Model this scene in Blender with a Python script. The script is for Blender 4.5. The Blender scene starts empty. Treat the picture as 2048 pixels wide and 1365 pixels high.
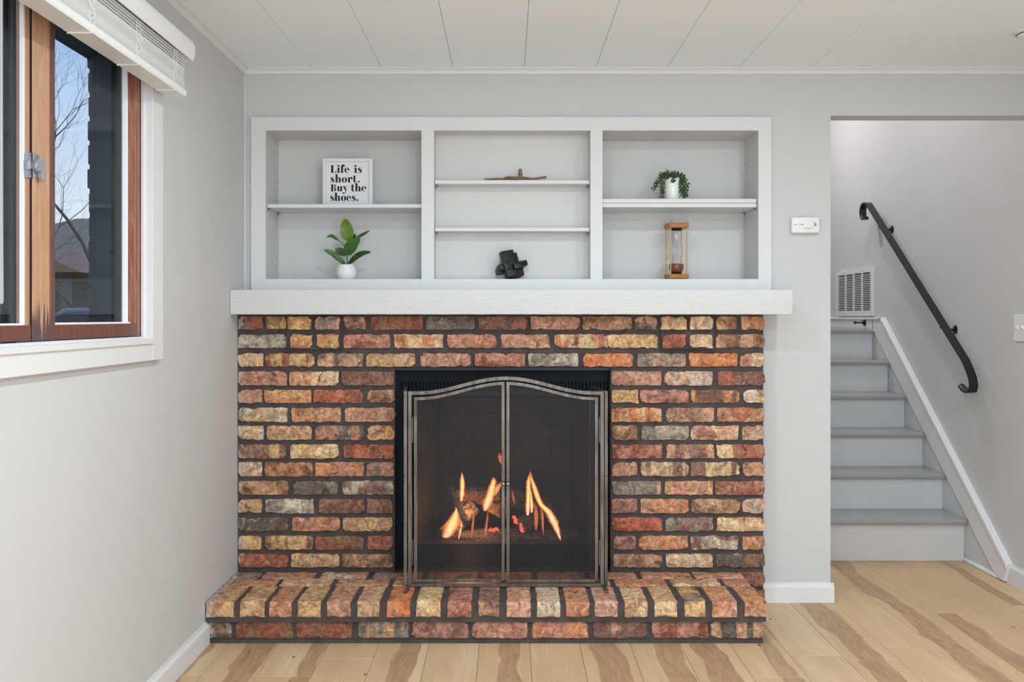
import bpy, bmesh, math, random
from mathutils import Vector, Matrix, noise
random.seed(7)
R = math.radians
# ------------------------------------------------------------------ camera, world, lights, exposure
F = 1900.0; CX, CY = 1015.0, 635.0; H = 1.229          # focal length in px, principal point, eye height
sc = bpy.context.scene
C = sc.collection
cam_d = bpy.data.cameras.new('camera'); cam = bpy.data.objects.new('camera', cam_d); C.objects.link(cam)
cam.location = (0, 0, H); cam.rotation_euler = (R(90), 0, 0)
cam_d.sensor_width = 36.0; cam_d.lens = F / 2048 * 36.0
cam_d.shift_x = (1024 - CX) / 2048; cam_d.shift_y = (CY - 682.5) / 2048
cam_d.clip_start = 0.05; cam_d.clip_end = 300
sc.camera = cam
sc.view_settings.view_transform = 'Standard'; sc.view_settings.look = 'None'
sc.view_settings.gamma = 1.0; sc.view_settings.use_curve_mapping = False
sc.view_settings.exposure = 0.15

world = bpy.data.worlds.new('sky'); sc.world = world; world.use_nodes = True
wn = world.node_tree; wn.nodes.clear()
w_out = wn.nodes.new('ShaderNodeOutputWorld'); w_bg = wn.nodes.new('ShaderNodeBackground')
w_tc = wn.nodes.new('ShaderNodeTexCoord'); w_sep = wn.nodes.new('ShaderNodeSeparateXYZ'); w_rmp = wn.nodes.new('ShaderNodeValToRGB')
wn.links.new(w_tc.outputs['Generated'], w_sep.inputs[0]); wn.links.new(w_sep.outputs['Z'], w_rmp.inputs[0])
wn.links.new(w_rmp.outputs[0], w_bg.inputs[0]); wn.links.new(w_bg.outputs[0], w_out.inputs[0])
w_rmp.color_ramp.elements[0].position = 0.05; w_rmp.color_ramp.elements[0].color = (0.90, 0.96, 1.0, 1)
w_rmp.color_ramp.elements[1].position = 0.34; w_rmp.color_ramp.elements[1].color = (0.22, 0.46, 0.90, 1)
w_bg.inputs[1].default_value = 1.0
sun_d = bpy.data.lights.new('sun', 'SUN'); sun_d.energy = 0.9; sun_d.angle = R(0.5); sun_d.color = (1.0, 0.96, 0.9)
sun = bpy.data.objects.new('sun', sun_d); C.objects.link(sun); sun.rotation_euler = (R(48), 0, R(52))

ceiling_spots = [(-0.05, 2.45, 10.5), (1.20, 2.45, 10.5), (-0.05, 0.55, 21.0), (1.20, 0.55, 21.0)]   # x, y, watts
LAMP_COL = (0.85, 0.945, 1.0)
def disk_light(name, loc, power, size, color=(1, 1, 1)):
    ld = bpy.data.lights.new(name, 'AREA'); ld.shape = 'DISK'; ld.size = size; ld.energy = power; ld.color = color
    o = bpy.data.objects.new(name, ld); C.objects.link(o); o.location = loc
    return o
ZC = 2.303
for lx, ly, lw in ceiling_spots:
    disk_light('ceiling_lamp_light', (lx, ly, ZC - 0.03), lw, 0.10, LAMP_COL)
# unseen fill light added behind the camera to brighten the whole room
dd = bpy.data.lights.new('rear_fill_light', 'AREA'); dd.shape = 'RECTANGLE'; dd.size = 2.5; dd.size_y = 1.85; dd.energy = 47.0; dd.color = LAMP_COL
do = bpy.data.objects.new('rear_fill_light', dd); C.objects.link(do); do.location = (0.55, -1.03, 1.0); do.rotation_euler = (R(98), 0, 0)
disk_light('stairwell_lamp_and_fill', (1.54, 6.45, 3.10), 11.5, 0.2, (1.0, 0.975, 0.95))
disk_light('stairwell_lamp_and_fill', (1.60, 4.95, 3.26), 8.5, 0.15, (1.0, 0.975, 0.95))  # second stairwell source, added unseen to light the stairs more evenly

# ------------------------------------------------------------------ helpers
def P(px, py, d): return Vector(((px - CX) * d / F, d, H - (py - CY) * d / F))
def PX(px, d): return (px - CX) * d / F
def PZ(py, d): return H - (py - CY) * d / F
def lin(c):
    def f(v):
        v /= 255.0
        return v / 12.92 if v <= 0.04045 else ((v + 0.055) / 1.055) ** 2.4
    return tuple(f(v) for v in c)

class MB:
    def __init__(s): s.v = []; s.f = []
    def add(s, vs, fs):
        n = len(s.v); s.v += [Vector(p) for p in vs]; s.f += [tuple(i + n for i in f) for f in fs]; return s
    def box(s, x0, x1, y0, y1, z0, z1):
        return s.hexa([(x0,y0,z0),(x1,y0,z0),(x1,y1,z0),(x0,y1,z0),(x0,y0,z1),(x1,y0,z1),(x1,y1,z1),(x0,y1,z1)])
    def hexa(s, p):
        return s.add(p, [(3,2,1,0),(4,5,6,7),(0,1,5,4),(1,2,6,5),(2,3,7,6),(3,0,4,7)])
    def obox(s, c, half, M=None):
        c = Vector(c); M = M or Matrix.Identity(3); pts = []
        for dz in (-1, 1):
            for dx, dy in ((-1,-1),(1,-1),(1,1),(-1,1)):
                pts.append(c + M @ Vector((dx*half[0], dy*half[1], dz*half[2])))
        return s.hexa(pts)
    def prism(s, poly, axis, a0, a1):
        def m(q, a):
            return {'x': (a, q[0], q[1]), 'y': (q[0], a, q[1]), 'z': (q[0], q[1], a)}[axis]
        n = len(poly)
        return s.add([m(q, a0) for q in poly] + [m(q, a1) for q in poly],
                     [tuple(range(n))[::-1], tuple(range(n, 2*n))] + [(i, (i+1) % n, n+(i+1) % n, n+i) for i in range(n)])
    def sweep(s, path, prof, up=(0,0,1), close=True, scales=None):
        path = [Vector(p) for p in path]; up = Vector(up); n = len(prof); vs = []; fs = []
        for i, p in enumerate(path):
            t = (path[min(i+1, len(path)-1)] - path[max(i-1, 0)]).normalized()
            side = t.cross(up)
            if side.length < 1e-4: side = t.cross(Vector((0, 1, 0.01)))
            side.normalize(); u = side.cross(t).normalized(); k = scales[i] if scales else 1.0
            for a, b in prof: vs.append(p + side * a * k + u * b * k)
        for i in range(len(path)-1):
            for j in range(n):
                fs.append((i*n+j, i*n+(j+1) % n, (i+1)*n+(j+1) % n, (i+1)*n+j))
        if close:
            fs.append(tuple(range(n))[::-1]); fs.append(tuple((len(path)-1)*n + j for j in range(n)))
        return s.add(vs, fs)
    def tube(s, path, r, n=8, up=(0.13, 0.2, 1), flat=1.0, close=True):
        prof = [(math.cos(2*math.pi*j/n) , math.sin(2*math.pi*j/n) * flat) for j in range(n)]
        rr = r if isinstance(r, (list, tuple)) else [r] * len(path)
        return s.sweep(path, prof, up, close, rr)
    def lathe(s, prof, c, n=24, axis='z', cap=True):
        vs = []; fs = []; c = Vector(c)
        for r, h in prof:
            for j in range(n):
                a = 2*math.pi*j/n; q = (r*math.cos(a), r*math.sin(a))
                vs.append(c + Vector({'z': (q[0], q[1], h), 'y': (q[0], h, q[1]), 'x': (h, q[0], q[1])}[axis]))
        m = len(prof)
        for i in range(m-1):
            for j in range(n): fs.append((i*n+j, i*n+(j+1) % n, (i+1)*n+(j+1) % n, (i+1)*n+j))
        if cap:
            fs.append(tuple(range(n))[::-1]); fs.append(tuple((m-1)*n+j for j in range(n)))
        return s.add(vs, fs)
    def ball(s, c, r, n=10, m=6, M=None, noise_amp=0.0, seed=0):
        c = Vector(c); r = (r, r, r) if isinstance(r, (int, float)) else r; vs = []; fs = []
        M = M or Matrix.Identity(3)
        for i in range(m+1):
            th = math.pi * i / m
            for j in range(n):
                a = 2*math.pi*j/n
                q = Vector((math.sin(th)*math.cos(a), math.sin(th)*math.sin(a), math.cos(th)))
                k = 1 + noise_amp * noise.noise(q * 2.1 + Vector((seed, seed*1.7, 0)))
                vs.append(c + M @ Vector((q.x*r[0]*k, q.y*r[1]*k, q.z*r[2]*k)))
        for i in range(m):
            for j in range(n): fs.append((i*n+j, (i+1)*n+j, (i+1)*n+(j+1) % n, i*n+(j+1) % n))
        return s.add(vs, fs)

WL = {}   # world location of each linked object
def props(o, label=None, cat=None, group=None, kind=None):
    if label: o['label'] = label
    if cat: o['category'] = cat
    if group: o['group'] = group
    if kind: o['kind'] = kind
    return o
def link(o, parent, wl):
    C.objects.link(o); wl = Vector(wl)
    if parent is not None:
        o.parent = parent; o.location = wl - WL[parent.name]
    else: o.location = wl
    WL[o.name] = wl
    return o
def thing(name, label, cat, loc, group=None, kind=None, parent=None):
    o = bpy.data.objects.new(name, None); o.empty_display_size = 0.05
    link(o, parent, loc); return props(o, label, cat, group, kind)
def build(mb, name, mat, parent=None, smooth=False, bevel=0.0, seg=1, origin=None, merge=True, recalc=True, angle=35):
    org = Vector(origin) if origin is not None else None
    if org is None:
        lo = Vector([min(v[i] for v in mb.v) for i in range(3)]); hi = Vector([max(v[i] for v in mb.v) for i in range(3)])
        org = (lo + hi) / 2
    me = bpy.data.meshes.new(name); me.from_pydata([v - org for v in mb.v], [], mb.f)
    if merge or bevel or recalc:
        bm = bmesh.new(); bm.from_mesh(me)
        if merge: bmesh.ops.remove_doubles(bm, verts=bm.verts, dist=1e-5)
        if recalc: bmesh.ops.recalc_face_normals(bm, faces=bm.faces)
        if bevel:
            es = [e for e in bm.edges if len(e.link_faces) == 2 and e.calc_face_angle(0) > R(30)]
            bmesh.ops.bevel(bm, geom=es, offset=bevel, segments=seg, affect='EDGES', profile=0.5, clamp_overlap=True)
        bm.to_mesh(me); bm.free()
    if smooth:
        me.shade_smooth()
        if angle < 180: me.set_sharp_from_angle(angle=R(angle))
    me.materials.append(mat)
    return link(bpy.data.objects.new(name, me), parent, org)
def struct(o): o['kind'] = 'structure'; return o

# ------------------------------------------------------------------ materials
def new_mat(name):
    m = bpy.data.materials.new(name); m.use_nodes = True; nt = m.node_tree
    return m, nt, nt.nodes['Principled BSDF']
def N(nt, t, **kw):
    n = nt.nodes.new('ShaderNode' + t)
    for k, v in kw.items():
        if k.startswith('i_'): n.inputs[k[2:].replace('_', ' ')].default_value = v
        else: setattr(n, k, v)
    return n
def ramp(nt, src, p0, p1, c0=(0,0,0,1), c1=(1,1,1,1), interp='LINEAR'):
    r = nt.nodes.new('ShaderNodeValToRGB'); r.color_ramp.interpolation = interp
    r.color_ramp.elements[0].position = p0; r.color_ramp.elements[0].color = c0
    r.color_ramp.elements[1].position = p1; r.color_ramp.elements[1].color = c1
    nt.links.new(src, r.inputs[0]); return r.outputs[0]
def mixc(nt, fac, a, b, mode='MIX'):
    n = nt.nodes.new('ShaderNodeMix'); n.data_type = 'RGBA'; n.blend_type = mode
    for sk, val in ((n.inputs[0], fac), (n.inputs[6], a), (n.inputs[7], b)):
        if hasattr(val, 'is_output'): nt.links.new(val, sk)
        else: sk.default_value = val if not isinstance(val, tuple) or len(val) == 4 else val + (1,)
    return n.outputs[2]
def math_n(nt, op, a, b=None, clamp=False):
    n = nt.nodes.new('ShaderNodeMath'); n.operation = op; n.use_clamp = clamp
    for i, val in enumerate((a, b)):
        if val is None: continue
        if hasattr(val, 'is_output'): nt.links.new(val, n.inputs[i])
        else: n.inputs[i].default_value = val
    return n.outputs[0]
def noise_n(nt, vec, scale, detail=3, distortion=0.0, rough=0.5):
    n = N(nt, 'TexNoise'); n.inputs['Scale'].default_value = scale; n.inputs['Detail'].default_value = detail
    n.inputs['Distortion'].default_value = distortion; n.inputs['Roughness'].default_value = rough
    if vec is not None: nt.links.new(vec, n.inputs['Vector'])
    return n.outputs[0]
def bump(nt, b, height, strength=0.3, dist=0.002):
    n = nt.nodes.new('ShaderNodeBump'); n.inputs['Strength'].default_value = strength; n.inputs['Distance'].default_value = dist
    nt.links.new(height, n.inputs['Height']); nt.links.new(n.outputs[0], b.inputs['Normal'])
def mapping(nt, vec, scale=(1,1,1), loc=(0,0,0)):
    n = nt.nodes.new('ShaderNodeMapping'); n.inputs['Scale'].default_value = scale; n.inputs['Location'].default_value = loc
    nt.links.new(vec, n.inputs['Vector']); return n.outputs[0]
def obj_co(nt): return nt.nodes.new('ShaderNodeTexCoord').outputs['Object']
def pos_co(nt): return nt.nodes.new('ShaderNodeNewGeometry').outputs['Position']

def plain(name, rgb, rough=0.5, metal=0.0, var=0.04, vscale=6.0, bstr=0.0, bscale=200.0, bdist=0.001, stretch=(1,1,1), spec=0.5):
    m, nt, b = new_mat(name); c = lin(rgb)
    co = mapping(nt, pos_co(nt), stretch)
    n = noise_n(nt, co, vscale, 4)
    hi = tuple(min(1, v * (1 + var)) for v in c); lo = tuple(v * (1 - var) for v in c)
    nt.links.new(mixc(nt, ramp(nt, n, 0.3, 0.7), lo, hi), b.inputs['Base Color'])
    b.inputs['Roughness'].default_value = rough; b.inputs['Metallic'].default_value = metal
    b.inputs['Specular IOR Level'].default_value = spec
    if bstr: bump(nt, b, noise_n(nt, co, bscale, 3), bstr, bdist)
    return m

M_wall = plain('wall_paint_grey', (207, 207, 208), 0.75, var=0.012, vscale=3, bstr=0.12, bscale=260, bdist=0.0012)
M_white = plain('trim_paint_white', (229, 229, 230), 0.45, var=0.012, vscale=5)
M_shelf = plain('shelf_paint_white', (222, 222, 223), 0.5, var=0.012, vscale=5, bstr=0.05, bscale=120)
M_back = plain('bookcase_back_paint', (213, 212, 211), 0.5, var=0.012, vscale=5, bstr=0.05, bscale=120)
M_ceil = plain('ceiling_panel_paint', (244, 250, 255), 0.8, var=0.012, vscale=4, bstr=0.25, bscale=160, bdist=0.001)
M_gap = plain('dark_gap', (90, 88, 86), 0.9)
M_mantel = plain('rough_sawn_white_paint', (214, 214, 214), 0.6, var=0.015, vscale=8, bstr=0.9, bscale=30, bdist=0.004, stretch=(1, 4, 9))
M_mortar = plain('dark_mortar', (76, 69, 67), 0.95, var=0.25, vscale=18, bstr=0.8, bscale=140, bdist=0.003)
M_black = plain('black_metal', (20, 21, 24), 0.45, metal=0.3, var=0.1)
M_insert = plain('insert_black_metal', (21, 26, 33), 0.6, metal=0.0, var=0.1, spec=0.2)
M_slot = plain('insert_slot_black', (6, 6, 7), 0.9)
M_firebox = plain('sooty_firebox_lining', (62, 56, 53), 0.9, var=0.3, vscale=9, bstr=0.5, bscale=60, bdist=0.004)
M_rail = plain('black_painted_handrail', (22, 22, 23), 0.35, var=0.1)
M_riser = plain('riser_paint', (210, 210, 211), 0.45, var=0.015)
M_tread = plain('tread_paint_grey', (160, 160, 161), 0.3, var=0.03, vscale=9)
M_bead = plain('white_glazing_vinyl', (252, 252, 252), 0.5, var=0.002)
M_gap_dark = plain('dark_gap_shade', (52, 36, 40), 0.8)  # dark colour standing for the shaded gap between the stiles
M_plastic = plain('white_plastic', (236, 236, 236), 0.35, var=0.005)
M_dark_print = plain('dark_print', (22, 22, 26), 0.7)
M_grey_print = plain('grey_print', (110, 110, 112), 0.7)
M_paper = plain('sign_face_white', (232, 232, 233), 0.6, var=0.01, vscale=30)
M_blind = plain('blind_white_vinyl', (240, 240, 240), 0.4, var=0.006)
M_cord = plain('white_cord', (238, 238, 236), 0.7)
M_pot = plain('white_ceramic', (240, 240, 240), 0.3, var=0.01)
M_pot2 = plain('white_glazed_ceramic', (242, 242, 242), 0.1, var=0.01)
M_soil = plain('potting_soil', (45, 36, 28), 0.95, var=0.3, vscale=60)
M_brass = plain('brass_rod', (205, 170, 110), 0.25, metal=1.0)
M_hgwood = plain('hourglass_wood', (176, 112, 52), 0.4, var=0.18, vscale=30, stretch=(1, 6, 6))
M_sand = plain('brown_sand', (172, 106, 80), 0.9, var=0.12, vscale=200)
M_puzzle = plain('black_stained_wood', (20, 21, 25), 0.38, var=0.3, vscale=40, bstr=0.3, bscale=90)
M_twig = plain('brown_carved_twig', (132, 104, 72), 0.7, var=0.35, vscale=60, bstr=0.6, bscale=150)
M_figure = plain('dull_brown_figurine', (128, 104, 88), 0.6, var=0.25, vscale=80)
M_metal_clip = plain('steel_clip', (120, 120, 122), 0.35, metal=0.8)
M_latch = plain('latch_grey_white_metal', (172, 175, 184), 0.35, metal=0.5, var=0.08, vscale=40)
M_ext_frame = plain('exterior_dark_frame', (36, 42, 48), 0.5, var=0.15)
M_ext_brick = plain('exterior_shaded_brick', (92, 84, 82), 0.9, var=0.3, vscale=14, bstr=0.6, bscale=80)  # brick colour darkened to carry the shade it stands in
M_ext_mortar = plain('exterior_mortar', (60, 60, 64), 0.95, var=0.2, vscale=20)
M_roof = plain('weathered_roof_shingle', (142, 122, 106), 0.9, var=0.15, vscale=2)
M_house = plain('brown_house_siding', (98, 88, 86), 0.85, var=0.12, vscale=3)
M_fascia = plain('rust_fascia', (150, 112, 92), 0.8)
M_glass_dark = plain('house_window_glass', (40, 48, 58), 0.15)
M_ground = plain('dormant_lawn', (120, 118, 92), 0.95, var=0.2, vscale=1.5)
M_bark_tree = plain('bare_tree_bark', (96, 88, 80), 0.9, var=0.2, vscale=10)
M_car = plain('blue_grey_car_paint', (104, 116, 128), 0.2, metal=0.3)
M_tyre = plain('tyre_rubber', (25, 25, 26), 0.8)
M_chrome = plain('bright_trim', (210, 212, 216), 0.15, metal=0.9)
M_knob = plain('pewter_knob', (150, 142, 134), 0.35, metal=0.9)

def bronze():
    m, nt, b = new_mat('brushed_bronze_metal'); co = pos_co(nt)
    n = noise_n(nt, mapping(nt, co, (20, 20, 3)), 3, 4)
    nt.links.new(mixc(nt, ramp(nt, n, 0.3, 0.7), lin((84, 78, 73)), lin((124, 117, 111))), b.inputs['Base Color'])
    b.inputs['Metallic'].default_value = 0.75; b.inputs['Roughness'].default_value = 0.42
    return m
M_bronze = bronze()
M_wire = plain('screen_wire', (46, 46, 50), 0.5, metal=0.3, var=0.05)

def wood(name, a, c, rough=0.45, stain=None):
    m, nt, b = new_mat(name); co = pos_co(nt)
    g = noise_n(nt, mapping(nt, co, (40, 40, 3)), 3.0, 5, 0.8)
    col = mixc(nt, ramp(nt, g, 0.3, 0.72), lin(a), lin(c))
    if stain:
        sep = N(nt, 'SeparateXYZ'); nt.links.new(co, sep.inputs[0])
        drip = noise_n(nt, mapping(nt, co, (30, 110, 5)), 1.0, 2)
        h = math_n(nt, 'SUBTRACT', stain[1], sep.outputs[2])
        f = math_n(nt, 'ADD', math_n(nt, 'MULTIPLY', h, 6), math_n(nt, 'MULTIPLY', drip, 1.5))
        col = mixc(nt, ramp(nt, f, 0.80, 1.2, (0, 0, 0, 1), (0.85, 0.85, 0.85, 1)), col, lin(stain[0]))
    nt.links.new(col, b.inputs['Base Color']); b.inputs['Roughness'].default_value = rough
    bump(nt, b, g, 0.15, 0.001)
    return m
M_wood_stile = wood('sun_faded_window_wood', (182, 134, 102), (204, 164, 130), stain=((66, 48, 66), 1.255))
M_wood_left = wood('pale_window_wood', (172, 128, 104), (196, 154, 126))
M_wood_red = wood('red_brown_window_wood', (100, 58, 48), (128, 80, 66))
M_wood_right = wood('varnished_window_wood', (126, 72, 54), (172, 118, 98), rough=0.25)
M_wood_edge = wood('dark_stile_edge', (92, 58, 54), (120, 80, 66))

def glass_pane():
    m, nt, b = new_mat('window_glass'); nt.nodes.remove(b)
    out = nt.nodes['Material Output']; t = N(nt, 'BsdfTransparent'); g = N(nt, 'BsdfGlossy'); mx = N(nt, 'MixShader')
    t.inputs[0].default_value = (0.93, 0.95, 0.96, 1); g.inputs['Roughness'].default_value = 0.02; mx.inputs[0].default_value = 0.05
    nt.links.new(t.outputs[0], mx.inputs[1]); nt.links.new(g.outputs[0], mx.inputs[2]); nt.links.new(mx.outputs[0], out.inputs[0])
    return m
M_pane = glass_pane()
def clear_glass():
    m, nt, b = new_mat('clear_blown_glass'); b.inputs['Transmission Weight'].default_value = 1.0
    b.inputs['Roughness'].default_value = 0.0; b.inputs['IOR'].default_value = 1.45; b.inputs['Base Color'].default_value = (0.98, 0.985, 0.985, 1)
    return m
M_glass = clear_glass()
def wand_mat():
    m, nt, b = new_mat('frosted_wand'); b.inputs['Base Color'].default_value = lin((205, 205, 208)) + (1,)
    b.inputs['Transmission Weight'].default_value = 0.35; b.inputs['Roughness'].default_value = 0.35
    return m
M_wand = wand_mat()
def emit(name, rgb, strength, transp=0.0):
    m, nt, b = new_mat(name); nt.nodes.remove(b); out = nt.nodes['Material Output']
    e = N(nt, 'Emission'); e.inputs[0].default_value = rgb + (1,); e.inputs[1].default_value = strength
    if transp:
        t = N(nt, 'BsdfTransparent'); mx = N(nt, 'MixShader'); mx.inputs[0].default_value = 1 - transp
        nt.links.new(t.outputs[0], mx.inputs[1]); nt.links.new(e.outputs[0], mx.inputs[2]); nt.links.new(mx.outputs[0], out.inputs[0])
    else: nt.links.new(e.outputs[0], out.inputs[0])
    return m
M_lamp = emit('lamp_diffuser_glow', LAMP_COL, 3.0)
def flame_mat(name, stops, strength, opac):
    m, nt, b = new_mat(name); nt.nodes.remove(b); out = nt.nodes['Material Output']
    sep = N(nt, 'SeparateXYZ'); nt.links.new(nt.nodes.new('ShaderNodeTexCoord').outputs['Generated'], sep.inputs[0])
    r = nt.nodes.new('ShaderNodeValToRGB'); nt.links.new(sep.outputs[2], r.inputs[0])
    r.color_ramp.elements[0].position = 0.0; r.color_ramp.elements[0].color = stops[0] + (1,)
    r.color_ramp.elements[1].position = 1.0; r.color_ramp.elements[1].color = stops[2] + (1,)
    e2 = r.color_ramp.elements.new(0.35); e2.color = stops[1] + (1,)
    al = nt.nodes.new('ShaderNodeValToRGB'); nt.links.new(sep.outputs[2], al.inputs[0])
    for i, (p, v) in enumerate(((0.0, 0.45), (1.0, 0.15))): al.color_ramp.elements[i].position = p; al.color_ramp.elements[i].color = (v*opac,)*3 + (1,)
    for p, v in ((0.15, 1.0), (0.62, 0.9)): q = al.color_ramp.elements.new(p); q.color = (v*opac,)*3 + (1,)
    e = N(nt, 'Emission'); nt.links.new(r.outputs[0], e.inputs[0]); e.inputs[1].default_value = strength
    t = N(nt, 'BsdfTransparent'); mx = N(nt, 'MixShader'); nt.links.new(al.outputs[0], mx.inputs[0])
    nt.links.new(t.outputs[0], mx.inputs[1]); nt.links.new(e.outputs[0], mx.inputs[2]); nt.links.new(mx.outputs[0], out.inputs[0])
    return m
M_flame_halo = flame_mat('flame_halo', ((0.9, 0.12, 0.10), (1.0, 0.22, 0.06), (1.0, 0.20, 0.05)), 1.6, 0.20)
M_flame = flame_mat('flame_orange', ((1.0, 0.25, 0.12), (1.0, 0.36, 0.10), (1.0, 0.26, 0.06)), 2.6, 0.42)
M_core = flame_mat('flame_core', ((1.0, 0.55, 0.36), (1.0, 0.70, 0.36), (1.0, 0.50, 0.16)), 5.0, 0.80)
M_flame_dim = flame_mat('flame_dim', ((0.8, 0.16, 0.16), (1.0, 0.28, 0.10), (1.0, 0.22, 0.06)), 1.7, 0.34)
M_ember = emit('glowing_ember', (1.0, 0.10, 0.045), 2.4)

def brick_mat():
    m, nt, b = new_mat('reclaimed_brick')
    def at(n):
        a = N(nt, 'Attribute', attribute_type='OBJECT', attribute_name=n); return a
    c1 = at('c1').outputs['Color']; c2 = at('c2').outputs['Color']; seed = at('seed').outputs['Fac']; band = at('band').outputs['Fac']
    oc = obj_co(nt)
    cb = N(nt, 'CombineXYZ')
    for i in range(3): nt.links.new(math_n(nt, 'MULTIPLY', seed, 3.1 + i), cb.inputs[i])
    va = N(nt, 'VectorMath', operation='ADD'); nt.links.new(oc, va.inputs[0]); nt.links.new(cb.outputs[0], va.inputs[1]); co = va.outputs[0]
    n1 = ramp(nt, noise_n(nt, co, 13, 5, 0.8), 0.42, 0.60)
    sep = N(nt, 'SeparateXYZ'); nt.links.new(oc, sep.inputs[0])
    c1d = N(nt, 'CombineXYZ'); nt.links.new(sep.outputs[0], c1d.inputs[0]); nt.links.new(math_n(nt, 'MULTIPLY', sep.outputs[2], 0.15), c1d.inputs[2]); nt.links.new(math_n(nt, 'MULTIPLY', seed, 7.7), c1d.inputs[1])
    bd = ramp(nt, noise_n(nt, c1d.outputs[0], 15, 1, 0.0), 0.47, 0.51)
    f = N(nt, 'Mix'); nt.links.new(band, f.inputs[0]); nt.links.new(n1, f.inputs[2]); nt.links.new(bd, f.inputs[3])
    col = mixc(nt, f.outputs[0], c1, c2)
    fine = noise_n(nt, co, 95, 4, 0.3)
    g = ramp(nt, fine, 0.25, 0.75, (0.64, 0.62, 0.60, 1), (1.27, 1.26, 1.25, 1))
    col = mixc(nt, 1.0, col, g, 'MULTIPLY')
    mid = ramp(nt, noise_n(nt, co, 30, 5, 1.2), 0.34, 0.66, (0.60, 0.57, 0.55, 1), (1.3, 1.3, 1.3, 1))
    col = mixc(nt, 1.0, col, mid, 'MULTIPLY')
    smudge = ramp(nt, noise_n(nt, co, 19, 6, 1.4), 0.58, 0.72)
    col = mixc(nt, math_n(nt, 'MULTIPLY', smudge, 0.75), col, lin((72, 58, 50)))
    salt = ramp(nt, noise_n(nt, mapping(nt, co, (1, 1, 1.3), (5, 2, 9)), 26, 8, 0.6, 0.72), 0.60, 0.67)
    col = mixc(nt, math_n(nt, 'MULTIPLY', salt, 0.6), col, lin((216, 200, 184)))
    pits = ramp(nt, noise_n(nt, mapping(nt, co, (1, 1, 1), (3, 7, 1)), 120, 2), 0.27, 0.34)
    col = mixc(nt, math_n(nt, 'MULTIPLY', math_n(nt, 'SUBTRACT', 1.0, pits), 0.8), col, lin((52, 40, 34)))
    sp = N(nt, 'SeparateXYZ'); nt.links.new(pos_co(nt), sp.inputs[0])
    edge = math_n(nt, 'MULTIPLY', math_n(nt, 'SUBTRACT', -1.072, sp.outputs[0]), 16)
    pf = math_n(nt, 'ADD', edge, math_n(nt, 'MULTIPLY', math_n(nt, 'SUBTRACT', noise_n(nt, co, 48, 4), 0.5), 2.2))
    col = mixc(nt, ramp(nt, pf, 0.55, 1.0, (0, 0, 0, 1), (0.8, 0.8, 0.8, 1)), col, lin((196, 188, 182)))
    nt.links.new(col, b.inputs['Base Color']); b.inputs['Roughness'].default_value = 0.88
    b.inputs['Specular IOR Level'].default_value = 0.25
    h = math_n(nt, 'ADD', math_n(nt, 'MULTIPLY', fine, 0.6), math_n(nt, 'MULTIPLY', pits, 0.5))
    bump(nt, b, h, 0.55, 0.003)
    return m
M_brick = brick_mat()

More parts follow.
